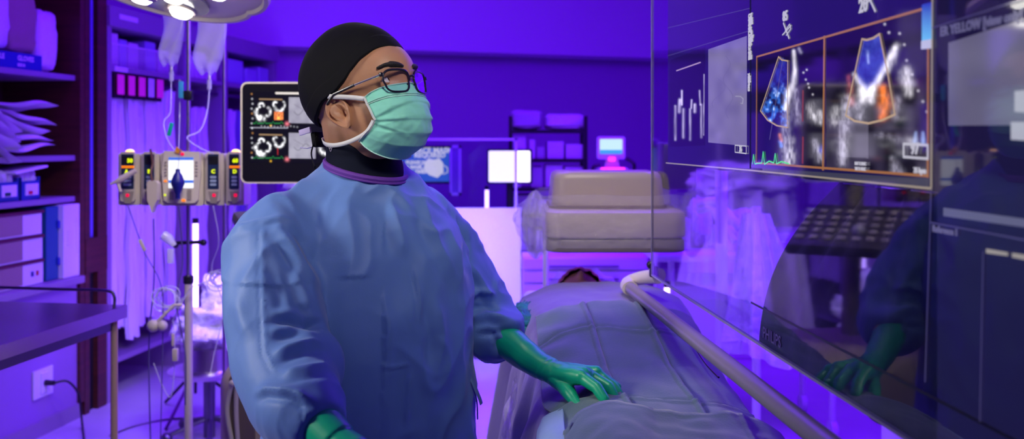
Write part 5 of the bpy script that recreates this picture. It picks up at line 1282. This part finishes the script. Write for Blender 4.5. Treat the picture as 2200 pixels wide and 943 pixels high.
# eyes, lids, brows
for sg in (-1, 1):
    ec = (.0815, sg*.034, .014)
    e = hmb(MB().ell(ec, .0125, nu=24, nv=16)).build('eye', mat('eye_white', (.7,.66,.62), .12), doc)
    d = Vector((1, .25, .25)).normalized()
    q = Vector(ec)+d*.0108; R = d.to_track_quat('Z', 'Y').to_matrix().to_4x4()
    hmb(MB().lathe(q, [(0,.0018), (.0052,.001), (.006,-.001), (0,-.001)], 20, M=R)).build('iris', mat('iris_brown', (.03,.015,.01), .08), e)
    for up, nm in ((1, 'upper'), (-1, 'lower')):
        m = MB()
        def lid(u, v, up=up, sg=sg, ec=ec):
            a = math.radians(-78+156*u); el = (math.radians(18+55*v) if up > 0 else -math.radians(24+50*v))*(.35+.65*math.cos(a))
            el = el+up*math.radians(8)*v
            r = .0139
            return Vector(ec)+Vector((r*math.cos(a)*math.cos(el), r*math.sin(a), r*math.sin(el)))
        m.grid(lid, 20, 8); hmb(m).build('eyelid', skin, doc, auto=False)
    m = MB(); pts = smooth_path([Vector((.1135, sg*.013, .035)), Vector((.1085, sg*.026, .0385)), Vector((.0995, sg*.042, .0395)), Vector((.088, sg*.056, .0345))], 6)
    n = len(pts); m.tube(pts, [(.0050 if k > n*.55 else .0072)*math.sin(PI*(k+1.5)/(n+2))**.5 for k in range(n)], 10, flat=.8); hmb(m).build('eyebrow', mat('black_hair', (.012,.009,.008), .7, bump=[(300,1,.002)]), doc)
# stubble hair at temple and nape
m = MB(); m.grid(lambda u, v: Vector((.018-.035*u-.0*v, -(.0795-.004*v)-.0005-.000*u, .012-.034*v+.01*u)), 8, 10); 
# cap
def cap_edge(a):   # elevation of lower edge by azimuth (0 = front, pi = back), degrees
    a = abs((a+PI) % (2*PI)-PI)
    return float(np.interp(math.degrees(a), [0, 13, 25, 33, 42, 51, 57, 62, 68, 74, 80, 88, 99, 115, 140, 180], [23, 24, 23, 21, 17, 12, 6, 1.5, -6, -11, -16, -19, -23, -33, -41, -43]))
def capdir(a, e): return Vector((math.cos(a)*math.cos(e), math.sin(a)*math.cos(e), math.sin(e)))
cap_m = mat('black_cap_cloth', (.0045,.0045,.006), .85, spec=.2, bump=[(30,.3,.004),(300,.2,.0006)])
def capsurf(a, e, k):
    d = capdir(a, e); back = max(0, -math.cos(a))*max(0, math.cos(e))
    r = k+.01*back+.012*noise.noise(d*3.1+Vector((3,0,0)))+.010*max(0, d.z)*abs(math.sin(a*1.0))
    return Vector((CC[0]+d.x*CR[0]*r, CC[1]+d.y*CR[1]*r, CC[2]+d.z*CR[2]*(r+.09*max(0, d.z))))
m = MB(); m.grid(lambda u, v: capsurf(2*PI*u, PI/2-(PI/2-math.radians(cap_edge(2*PI*u)))*v, 1.055), 128, 44, closeu=True)
o = hmb(m).build('cap', cap_m, doc, auto=False)
so = o.modifiers.new('s', 'SOLIDIFY'); so.thickness = .003; so.offset = -1
m = MB(); m.grid(lambda u, v: capsurf(2*PI*u, math.radians(cap_edge(2*PI*u)-1+15*v+4*math.sin(PI*u)), 1.067-.008*v), 128, 10, closeu=True)
b_ = hmb(m).build('cap_band', cap_m, o, auto=False)
so = b_.modifiers.new('s', 'SOLIDIFY'); so.thickness = .003; so.offset = -1
m = MB(); m.box((-.112, -.012, -.055), (.012,.03,.03), 0, .004); m.tube(smooth_path([Vector((-.108,-.02,-.05)), Vector((-.118,-.03,-.08)), Vector((-.105,-.04,-.11))]), .005, 8, flat=.3)
hmb(m).build('cap_tie', cap_m, doc)
# short grey hair below the cap edge, in front of the ear and at the nape
def hairp(name, a0, a1, ef, e1, k, mt):
    m = MB()
    m.grid(lambda u, v: (lambda a, e_: (lambda d: Vector((CC[0]+d.x*CR[0]*k, CC[1]+d.y*CR[1]*k, CC[2]+d.z*CR[2]*k)))(capdir(math.radians(a), math.radians(e_))))(a0+(a1-a0)*u, ef(a0+(a1-a0)*u)+4-v*(e1(u)+4)), 16, 10)
    return hmb(m).build(name, mt, doc, auto=False)
stub = mat('grey_stubble', (.16,.10,.07), .8, bump=[(500,1,.001)])
hairp('hair', -128, -180, lambda a: cap_edge(math.radians(a)), lambda u: 16, 1.0, mat('dark_nape_hair', (.02,.015,.012), .8, bump=[(500,1,.001)]))
# glasses
gl = mat('glasses_frame', (.01,.01,.02), .25); gm = mat('glasses_metal', (.75,.72,.7), .25, metal=1)
G = MB(); lens = MB()
for sg in (-1, 1):
    cx_, cy_, cz_ = .119, sg*.0345, .0075
    pts = []
    for k in range(41):
        a = 2*PI*k/40; c, s_ = math.cos(a), math.sin(a)
        px = math.copysign(abs(c)**.6, c)*.0275; pz = math.copysign(abs(s_)**.62, s_)*.0200
        if pz < 0: px *= .90
        pts.append(Vector((cx_-abs(cy_+px*1.0)**2*4.2, cy_+px, cz_+pz)))
    G.tube(pts, .0019, 8, flat=1)
    G.tube([p+Vector((.0003, 0, .0012)) for p in pts[3:18]], .0016, 6)
    lens.add(pts[:-1]+[sum(pts[:-1], Vector())/40], [(i, (i+1) % 40, 40) for i in range(40)])
G.tube(smooth_path([Vector((.1185, -.0085, .015)), Vector((.1215, 0, .017)), Vector((.1185, .0085, .015))]), .002, 8)
for sg in (-1, 1): G.tube([Vector((.1185, sg*.008, .006)), Vector((.115, sg*.010, .001))], .0012, 6)
gt = thing_g = hmb(G).build('glasses', gl, doc)
hmb(lens).build('lens', clear('spectacle_lens', (.93,.9,1.0), 1.35), gt, auto=False)
for sg in (-1, 1):
    A_ = Vector((.1020, sg*.0650, .0195)); B_ = Vector((.050, sg*.0785, .0115)); C_ = Vector((.005, sg*.0850, .004))
    m = MB(); m.box(A_, (.006,.005,.007), 0, .001); hmb(m).build('hinge', gl, gt)
    m = MB(); m.tube([A_, B_], .0017, 8, flat=1.2); hmb(m).build('temple_arm', gm, gt)
    m = MB(); m.tube([B_, C_, C_+Vector((-.018, 0, -.014))], .0024, 8, flat=1.2); hmb(m).build('temple_tip', gl, gt)
# face mask
mask_m = mat('green_mask_fabric', (.22,.66,.50), .75, bump=[(260,.3,.0006),(26,.22,.003)], sheen=.2)
bind_m = mat('white_binding', (.66,.66,.64), .8, bump=[(400,.5,.0005)])
pv = [0, .15, .30, .50, .70, .85, 1.0]
cxp = [.1135, .124, .130, .1315, .124, .105, .064]       # centre line, forward
czp = [.004, -.018, -.038, -.065, -.090, -.111, -.127]
sxp = [.0585, .063, .068, .0745, .059, .044, .029]       # side edge, forward
szp = [-.0154, -.027, -.039, -.056, -.0705, -.0765, -.0825]
syp = [.066, .0675, .068, .068, .068, .066, .061]
def mk(u, v, off=0):   # u -1 (right cheek) .. 1 (left cheek)
    xc, zc, xs, zs_, ys = (float(np.interp(v, pv, q)) for q in (cxp, czp, sxp, szp, syp))
    a = u*PI/2; k = math.cos(a)**.82 if abs(u) < 1 else 0
    y = ys*math.sin(a)**1 if True else 0
    nose = math.exp(-(u/.22)**2)*max(0, 1-v/.35)
    x = xs+(xc-xs)*k-.010*(1-nose)*max(0, 1-v/.25)*k
    z = zs_+(zc-zs_)*(k**.8)
    # three pleats as stepped folds, soft creases
    st = 0
    for pc, am in ((.27, .0085), (.50, .0075), (.72, .0075)):
        vv = .52+(pc-.52)*(1.08-.85*abs(u)**1.6)
        st += am*(1/(1+math.exp(-(v-vv)/.009)))-am*float(np.clip((v-vv+.02)/.20, 0, 1))
    st *= (1-.75*max(0, math.cos(u*PI/2))**3)*(1-.8*abs(u)**6)
    cr = .0022*noise.noise(Vector((u*3.5, v*6, 1.3)))+.0012*noise.noise(Vector((u*9, v*11, 4)))
    if u < 0:
        cr += .0022*math.exp(-((v-.56-.25*(u+1))/.03)**2)*ss(-.95, -.75, u)*(1-ss(-.4, -.1, u))-.0022*math.exp(-((v-.62-.1*(u+1))/.04)**2)*(1-ss(-.5, -.1, u))
    n = Vector((math.cos(a)*.9+.2, math.sin(a), .15)).normalized()
    return Vector((x, y, z))+n*(off+.002-st*1.0+cr*(1-abs(u)**6))
m = MB(); m.grid(lambda u, v: mk(u*2-1, v), 110, 120)
mo = hmb(m).build('face_mask', mask_m, doc, auto=False)
so = mo.modifiers.new('s', 'SOLIDIFY'); so.thickness = .0012
m = MB()
for u_ in (-1, 1):
    pts = [mk(u_*.985, k/20, .001) for k in range(21)]; m.tube(pts, .0042, 8, flat=.35)
hmb(m).build('side_binding', bind_m, mo)
m = MB(); m.tube([mk(-1+2*k/40, .0, .001) for k in range(41)], .0022, 6, flat=.5); m.tube([mk(-1+2*k/40, .14, .0012) for k in range(41)], .0011, 6, flat=.5); m.tube([mk(-1+2*k/40, .165, .0012) for k in range(41)], .0007, 6); m.tube([mk(-1+2*k/40, 1, .001) for k in range(41)], .0022, 6, flat=.5)
hmb(m).build('edge_binding', mat('pale_green_edge', (.5,.78,.68), .7), mo)
def strap(pts, w_=.0058):
    pts = smooth_path([Vector(p) for p in pts], 8); m = MB(); vs = []; fs = []
    for i, p in enumerate(pts):
        t_ = (pts[min(i+1, len(pts)-1)]-pts[max(i-1, 0)]).normalized()
        out = Vector((p.x*.2 if p.x > -.05 else p.x, p.y, 0)).normalized(); s_ = out.cross(t_).normalized()
        for du, dv in ((-1, 0), (1, 0), (1, 1), (-1, 1)): vs.append(p+s_*w_/2*du*1.0+out*(.0012*dv+.0004))
    for i in range(len(pts)-1):
        for k in range(4): a = i*4+k; b = i*4+(k+1) % 4; fs.append((a, b, b+4, a+4))
    fs += [(0,1,2,3), tuple(len(vs)-4+k for k in range(4))]
    m.add(vs, fs); return hmb(m)
for sg in (-1, 1):
    strap([(.060, sg*.0670, -.0154), (.040, sg*.0725, -.009), (.018, sg*.0800, -.003), (-.003, sg*.0835, .002), (-.02, sg*.0775, .006), (-.05, sg*.068, .0), (-.09, sg*.045, -.01), (-.112, sg*.006, -.020)], .0085).build('strap', bind_m, mo, auto=False)
    strap([(.074, sg*.0690, -.058), (.057, sg*.0695, -.0735), (.030, sg*.068, -.081), (.0, sg*.0665, -.084), (-.03, sg*.062, -.0820), (-.06, sg*.050, -.074), (-.085, sg*.03, -.062), (-.10, sg*.004, -.055)], .0078).build('strap', bind_m, mo, auto=False)
m = MB(); m.box((-.128, -.028, -.036), (.034,.004,.011), -.15, .001); m.tube([Vector((-.108,-.01,-.065)), Vector((-.125,-.032,-.070)), Vector((-.138,-.035,-.066))], .003, 6, flat=.3); hmb(m).build('strap_knot', mat('lilac_strap', (.6,.52,.78), .7), mo)

# thyroid collar
col_m = mat('navy_collar', (.004,.006,.018), .8, spec=.15, bump=[(40,.15,.002)])
cc0 = Vector((-.300, 1.872, 0))
def colr(u, v):
    a = 2*PI*u; ca, sa = math.cos(a), math.sin(a)        # a=0 -> +x (picture right), a=-90 -> toward camera
    fr = .5+.5*math.cos(a+.65)
    ztop = 1.590-.066*fr+.006*math.sin(a*2); zbot = 1.528-.034*fr
    r = .0715+.006*(1-v)
    return cc0+Vector((ca*r*1.02+.006*(1-v), sa*r*.98, zbot-.015+(ztop-zbot+.015)*v))
m = MB(); m.grid(colr, 80, 12, closeu=True)
co_ = m.build('neck_collar', col_m, doc, auto=False)
so = co_.modifiers.new('s', 'SOLIDIFY'); so.thickness = .006; so.offset = -1
for k, (dx, dz) in enumerate(((0, .004), (.0035, -.002), (-.0035, -.002), (0, -.007))):
    if k == 0: bm_ = MB()
    a = math.radians(222); q = colr(a/(2*PI), .62); out = Vector((math.cos(a), math.sin(a), 0)); tg = Vector((-out.y, out.x, 0))
    ring = [q+out*.002+tg*(dx+.0032*math.cos(j/8*2*PI))+Vector((0,0,dz+.0038*math.sin(j/8*2*PI))) for j in range(9)]
    bm_.tube(ring, .0006, 5)
bm_.build('emblem', mat('emblem_grey', (.55,.5,.6), .4), co_)

# gown
gown_m = mat('gown_fabric', (.12,.235,.56), .55, bump=[(420,.25,.0006),(16,.25,.006)], sheen=.15, spec=.35)
nt = gown_m.node_tree; b_ = nt.nodes['Principled BSDF']; tc_ = nt.nodes.new('ShaderNodeTexCoord'); mp_ = nt.nodes.new('ShaderNodeMapping'); mp_.inputs['Scale'].default_value = (1, 1, .55)
rn = nt.nodes.new('ShaderNodeTexNoise'); rn.noise_type = 'RIDGED_MULTIFRACTAL'; rn.inputs['Scale'].default_value = 8; rn.inputs['Detail'].default_value = 3; rn.inputs['Roughness'].default_value = .45; rn.inputs['Distortion'].default_value = .6
bp_ = nt.nodes.new('ShaderNodeBump'); bp_.inputs['Strength'].default_value = 1; bp_.inputs['Distance'].default_value = .03
nt.links.new(tc_.outputs['Object'], mp_.inputs[0]); nt.links.new(mp_.outputs[0], rn.inputs['Vector']); nt.links.new(rn.outputs['Fac'], bp_.inputs['Height'])
old = b_.inputs['Normal'].links[0].from_socket; nt.links.new(old, bp_.inputs['Normal']); nt.links.new(bp_.outputs[0], b_.inputs['Normal'])
TY = math.radians(36)
def tor(a, z):
    prof = [(.2, .30, .25), (.5, .275, .235), (.8, .235, .205), (.95, .208, .185), (1.1, .200, .175), (1.22, .203, .165), (1.32, .208, .152), (1.38, .19, .135), (1.43, .158, .11), (1.46, .125, .092), (1.485, .098, .082), (1.505, .083, .077), (1.52, .077, .074)]
    zz = [p[0] for p in prof]; A = float(np.interp(z, zz, [p[1] for p in prof])); B = float(np.interp(z, zz, [p[2] for p in prof]))
    p_ = 2.3
    c, s = math.cos(a), math.sin(a)
    x = A*math.copysign(abs(c)**(2/p_), c); y = B*math.copysign(abs(s)**(2/p_), s)
    cx = float(np.interp(z, [.2, 1.1, 1.35, 1.5], [-.285, -.285, -.292, -.300])); cy = 1.885
    return Vector((cx+x*math.cos(TY)-y*math.sin(TY), cy+x*math.sin(TY)+y*math.cos(TY), z))
m = MB()
zl = [.25+k*.05 for k in range(22)]+[1.33, 1.36, 1.38, 1.40, 1.415, 1.43, 1.445, 1.46, 1.475, 1.49, 1.502, 1.515]
def tg(u, v):
    z = zl[int(round(v*(len(zl)-1)))]; p = tor(2*PI*u, z)
    # neckline dips at the front
    fr = max(0, math.cos(2*PI*u+PI/2+.35)); 
    if z > 1.40: p.z -= fr*.03*(z-1.40)/.1
    return p
m.grid(tg, 72, len(zl), closeu=True)
m.f.append(tuple(range(72))); n0 = (len(zl)-1)*72; m.f.append(tuple(n0+k for k in range(72)))
def sleeve(pts, rs): m.tube(smooth_path(pts, 6), [float(np.interp(i, np.arange(len(pts))*6, rs)) for i in range((len(pts)-1)*6+1)], 28)
# near sleeve (his right)
sleeve([Vector((-.395, 1.80, 1.385)), Vector((-.438, 1.758, 1.358)), Vector((-.434, 1.69, 1.26)), Vector((-.408, 1.635, 1.175)), Vector((-.370, 1.565, 1.125)), Vector((-.330, 1.505, 1.110)), Vector((-.298, 1.468, 1.096))],
       [.066, .088, .088, .086, .078, .066, .042])
m.ell((-.434, 1.76, 1.352), (.090,.09,.084)); m.ell((-.385, 1.625, 1.155), (.084,.085,.08)); m.capsule((-.345, 1.85, 1.452), (-.425, 1.775, 1.375), .048, .072); m.capsule((-.255, 1.905, 1.452), (-.19, 1.95, 1.385), .045, .066)
# far sleeve (his left)
sleeve([Vector((-.20, 1.945, 1.39)), Vector((-.178, 1.98, 1.365)), Vector((-.135, 2.02, 1.28)), Vector((-.085, 2.04, 1.20)), Vector((-.050, 2.01, 1.155)), Vector((-.022, 1.965, 1.14)), Vector((-.008, 1.945, 1.135))],
       [.07, .074, .074, .073, .067, .054, .037])
m.ell((-.078, 2.035, 1.19), (.07,.07,.065))
co, nr, fs = remesh(m, .0048, 6, .5)
# cut the neck opening later by the collar; sculpt cloth folds
view = co-np.array([0, 0, CAMZ]); dist = np.linalg.norm(view, axis=1); vd = view/dist[:, None]
facing = np.clip(-(nr*vd).sum(1), 0, 1)
px = 1100+F*co[:, 0]/co[:, 1]; py = 305-F*(co[:, 2]-CAMZ)/co[:, 1]
near = (co[:, 1] < 1.80) & (co[:, 0] < -.24)
def crease(pts, w_, amp, kind='ridge', taper=.25):
    """cloth fold along a polyline: soft ridge with a sharper trough beside it"""
    pts = np.array(pts, float); out = np.zeros(len(co)); best = np.full(len(co), 1e9); tt = np.zeros(len(co)); sd = np.zeros(len(co))
    seg = np.linalg.norm(np.diff(pts, axis=0), axis=1); tot = seg.sum(); acc = 0
    for i in range(len(pts)-1):
        a = pts[i]; b = pts[i+1]; d = (b-a)/max(seg[i], 1e-6)
        rx = px-a[0]; ry = py-a[1]; t_ = np.clip(rx*d[0]+ry*d[1], 0, seg[i]); ex = rx-d[0]*t_; ey = ry-d[1]*t_; ds = np.hypot(ex, ey); s_ = np.sign(ex*-d[1]+ey*d[0])
        k = ds < best; best[k] = ds[k]; tt[k] = (acc+t_[k])/tot; sd[k] = s_[k]; acc += seg[i]
    env = ss(0, taper, tt)*(1-ss(1-taper, 1, tt))
    x = best*sd/w_
    if kind == 'ridge': pr = np.exp(-np.abs(x)**1.15*1.2)-.55*np.exp(-((x-1.7)/.8)**2)
    elif kind == 'valley': pr = -np.exp(-np.abs(x)**1.15*1.2)+.4*np.exp(-((x-1.8)/.9)**2)+.4*np.exp(-((x+1.8)/.9)**2)
    elif kind == 'step': pr = np.tanh(x*1.5)*np.exp(-(x/3.0)**2)
    else: pr = np.exp(-x**2)
    return amp*pr*env
D = np.zeros(len(co))
n3 = np.array([noise.noise(Vector(c)*5.5) for c in co]); n4 = np.array([noise.noise(Vector((c[0]*16, c[1]*16, c[2]*7))) for c in co]); n5 = np.array([noise.noise(Vector((c[0]*30+5, c[1]*30, c[2]*16))) for c in co])
r1 = 1-np.abs(np.array([noise.noise(Vector((c[0]*9+c[2]*2, c[1]*9, c[2]*3.6+7))) for c in co]))*2.6
r2 = 1-np.abs(np.array([noise.noise(Vector((c[0]*15-c[2]*6, c[1]*15+3, c[2]*9))) for c in co]))*2.6
kn = 1-.75*near*ss(1.32, 1.22, co[:, 2]) if False else np.where(near & (co[:, 2] < 1.30), .3, 1.0)
D += n3*.009+n4*.003*kn+np.clip(r1, 0, 1)**1.6*.0095*kn+np.clip(r2, 0, 1)**1.6*.0050*kn+n5*.0012*kn
folds = [
 # near sleeve
 ([(568,480),(566,560),(566,650),(572,760),(598,812)], 5, .0035, 'ridge', .1, 1),
 ([(585,478),(630,540),(672,600),(698,640)], 16, .010, 'ridge', .3, 1),
 ([(600,470),(650,520),(690,590)], 12, -.008, 'bump', .3, 1),
 ([(575,560),(600,640),(600,690)], 18, -.006, 'bump', .4, 1),
 ([(572,692),(620,690),(668,702),(700,712)], 13, .013, 'valley', .3, 1),
 ([(580,770),(620,752),(660,740),(700,742)], 14, .011, 'ridge', .3, 1),
 ([(598,815),(640,800),(690,790),(725,800)], 12, .010, 'ridge', .3, 1),
 ([(575,730),(620,722),(660,715)], 14, -.009, 'bump', .4, 1),
 ([(540,850),(580,838),(625,842),(690,872)], 12, .011, 'ridge', .3, 1),
 ([(636,830),(655,870),(660,915)], 5, .003, 'ridge', .2, 1),
 ([(500,620),(520,690),(540,740)], 20, .005, 'bump', .4, 1),
 ([(620,560),(650,620),(668,690)], 16, .009, 'ridge', .3, 1),
 ([(640,650),(668,700),(690,690)], 10, -.010, 'bump', .3, 1),
 ([(500,500),(560,478),(620,470)], 8, .005, 'ridge', .3, 1),
 # armhole and torso
 ([(650,470),(690,520),(708,580),(700,660)], 12, .010, 'valley', .25, 0),
 ([(640,400),(680,450),(715,520)], 14, .008, 'ridge', .3, 0),
 ([(690,380),(720,450),(735,520),(740,600)], 16, .008, 'ridge', .3, 0),
 ([(600,440),(650,425),(700,440)], 14, .006, 'ridge', .3, 0),
 ([(760,420),(780,500),(790,560)], 18, -.007, 'bump', .3, 0),
 ([(700,574),(740,562),(790,568)], 6, .005, 'ridge', .3, 0),
 ([(745,566),(742,640),(752,720)], 10, .005, 'ridge', .3, 0),
 ([(830,430),(860,500),(870,560)], 20, .006, 'ridge', .3, 0),
 ([(895,400),(920,480),(960,560),(985,640)], 16, .006, 'ridge', .3, 0),
 ([(890,565),(900,640),(898,700)], 6, .004, 'ridge', .3, 0),
 ([(790,784),(840,788),(880,782)], 5, .003, 'ridge', .3, 0),
 ([(775,700),(760,740),(800,800)], 14, .007, 'ridge', .3, 0),
 ([(880,780),(875,860),(870,930)], 7, .004, 'ridge', .3, 0),
 ([(700,700),(720,780),(770,830)], 16, -.010, 'bump', .3, 0),
 ([(930,620),(945,720),(930,820)], 18, .006, 'ridge', .3, 0),
 ([(800,600),(830,690),(820,760)], 20, .004, 'ridge', .3, 0),
 ([(980,430),(1000,520),(990,600)], 10, -.012, 'bump', .3, 0),
 # far sleeve
 ([(1000,640),(1030,625),(1070,640)], 10, .009, 'ridge', .3, 2),
 ([(1010,690),(1050,680),(1090,690)], 10, .008, 'ridge', .3, 2),
 ([(1000,665),(1040,655),(1080,668)], 8, -.009, 'bump', .3, 2),
 ([(1060,700),(1080,730),(1080,755)], 9, .007, 'ridge', .3, 2),
 ([(1020,720),(1060,715),(1100,705)], 8, -.008, 'bump', .3, 2),
 ([(1005,560),(1030,600),(1060,650)], 12, .007, 'ridge', .3, 2),
]
far = (co[:, 0] > -.12) & (co[:, 1] > 1.86)
reg = {0: ~near, 1: near, 2: far}
for pts, w_, amp, kind, tp_, rg in folds:
    s_ = -1 if (kind == 'bump' and amp < 0) else 1
    D += crease(pts, w_*.8, abs(amp)*(1.9 if rg == 0 else 1.25 if rg == 1 else 1.5)*s_, kind, tp_)*facing**.5*reg[rg]
D *= 1-ss(1.46, 1.51, co[:, 2])
co = co+nr*D[:, None]
# open the neck: drop faces in the top cap
fco = np.array([co[list(f)].mean(0) for f in fs]); fn = np.array([nr[list(f)].mean(0) for f in fs])
rad = np.hypot(fco[:, 0]+.300, fco[:, 1]-1.875)
keep = ~((rad < .068) & (fco[:, 2] > 1.44))
fs = [f for f, k in zip(fs, keep) if k]
g = from_np(co, fs).build('gown', gown_m, doc, fix=False)
sm = g.modifiers.new('s', 'SMOOTH'); sm.iterations = 1; sm.factor = .4
# purple neck binding
m = MB(); pts = []
for k in range(73):
    a = 2*PI*k/72; fr = .5+.5*math.cos(a+.65); r = .0785
    pts.append(cc0+Vector((math.cos(a)*r*1.02+.006, math.sin(a)*r*.98, 1.519-.042*fr)))
m.tube([p+Vector((0,0,-.002)) for p in pts], .0058, 8, flat=1); m.tube([p+Vector((0, 0, -.0085))+(p-cc0).to_2d().to_3d().normalized()*.0025 for p in pts], .0026, 8)
m.build('neck_binding', mat('purple_binding', (.13,.03,.33), .7, bump=[(300,.8,.001)]), g)
# back ties at the waist
m = MB()
for pts in ([(985,772,1.9),(998,780,1.9),(1000,800,1.9),(1012,830,1.9),(1020,860,1.9),(1022,900,1.9)], [(985,778,1.9),(1002,800,1.89),(1024,850,1.88),(1030,868,1.88)]):
    m.tube(smooth_path([P(*p)+Vector((.004,0,0)) for p in pts], 5), .006, 8, flat=.25)
m.ell(P(998, 785, 1.9), (.012,.012,.014)); m.build('waist_tie', mat('gown_tie', (.12,.2,.42), .7), g)
# trousers hem and shoes
m = MB()
for sx, sy in ((-.07, -.04), (.07, .04)): m.tube([(-.29+sx, 1.88+sy, .5), (-.29+sx, 1.88+sy, .06)], [.1, .075], 20)
m.build('trousers', mat('navy_trousers', (.02,.03,.09), .8), doc)
for sx, sy in ((-.07, -.04), (.07, .04)):
    m = MB(); lump(m, (-.29+sx+.035, 1.88+sy-.05, .045), (.1, .27, .09), math.radians(35), 0, 2, .02, 3.2, 24); m.build('shoe', black_p, doc)

# gloves
glove_m = mat('green_glove', (.0,.46,.22), .38, bump=[(30,.15,.002)], spec=.6, sss=.03)
m = MB()
w0 = P(1098, 738, 1.945); w1 = P(1140, 772, 1.905); w2 = P(1190, 800, 1.865)
m.tube(smooth_path([w0-(w1-w0)*.45, w0, w1, w2], 6), [float(np.interp(i, [0, 6, 12, 18], [.035, .034, .030, .025])) for i in range(19)], 24)
idx = [P(1247, 810, 1.80), P(1283, 832, 1.775), P(1299, 858, 1.76)]
mid = [P(1263, 803, 1.822), P(1306, 832, 1.80), P(1325, 860, 1.785)]
rng = [P(1278, 803, 1.845), P(1316, 828, 1.825), P(1333, 850, 1.812)]
pnk = [P(1285, 805, 1.87), P(1312, 820, 1.862), P(1326, 830, 1.856)]
thb = [P(1206, 822, 1.84), P(1224, 845, 1.805), P(1242, 870, 1.775)]
m.capsule(w2, (idx[0]+mid[0])/2, .0245, .018); m.capsule(w2, rng[0], .023, .016); m.capsule(w2, pnk[0], .021, .014); m.capsule(w2, idx[0], .022, .0155)
m.capsule(w2+Vector((0,0,-.006)), thb[0], .021, .018)
m.capsule(thb[0]+Vector((.002,.004,0)), idx[0].lerp(w2, .45)+Vector((0, 0, -.008)), .014, .014)
m.chain(idx, [.0135, .0115, .0092]); m.chain(mid, [.0135, .0115, .0090]); m.chain(rng, [.0125, .0105, .0085]); m.chain(pnk, [.0115, .0095, .0078]); m.chain(thb, [.0165, .0135, .0108])
co2, nr2, fs2 = remesh(m, .0018, 6, .5)
# wrinkles at wrist
ax = np.array(w2-w0); L_ = np.linalg.norm(ax); tt = ((co2-np.array(w0)) @ ax)/L_
ncr = np.array([noise.noise(Vector(c)*40) for c in co2])
co2 = co2+nr2*(.0030*np.array([noise.noise(Vector(c)*28+Vector((4,0,0))) for c in co2])*(tt < .5)*(1-tt))[:, None]
co2 = co2+nr2*(.0005*np.sin(tt*420+ncr*3)*np.exp(-((tt-L_*.93)/.02)**2)+.0009*ncr)[:, None]
from_np(co2, fs2).build('glove', glove_m, doc, fix=False)
# knit cuff of far sleeve
m = MB(); v0 = np.array(WR); 
r0 = Vector((-.305, 1.478, 1.100)); r1 = Vector((-.272, 1.452, 1.080)); r2 = Vector((-.228, 1.425, 1.055))
m.tube([r0-(r1-r0)*.8, r0-(r1-r0)*.2, r0, r1], [.024, .034, .037, .033], 24)
m.capsule(r1, r1.lerp(r2, .6), .030, .034)
k0 = r1.lerp(r2, .8)
fd = Vector((.75, -.35, -.4)).normalized(); sd_ = Vector((.3, .9, -.1)).normalized()
for i, (o_, l_) in enumerate(((-.030, .03), (-.010, .034), (.010, .032), (.029, .026))):
    a = k0+sd_*o_+fd*.02; b = a+fd*l_+Vector((0,0,-.012)); c = b+fd*l_*.5+Vector((0,0,-.03))
    m.capsule(k0+sd_*o_*.5, a, .02, .0125); m.chain([a, b, c], [.0125, .011, .009])
tb = k0-sd_*.03; m.chain([tb, tb+fd*.025-sd_*.02+Vector((0,0,-.01)), tb+fd*.05-sd_*.02+Vector((0,0,-.03))], [.018, .0135, .0105])
co2, nr2, fs2 = remesh(m, .0022, 6, .5)
from_np(co2, fs2).build('glove', glove_m, doc, fix=False)
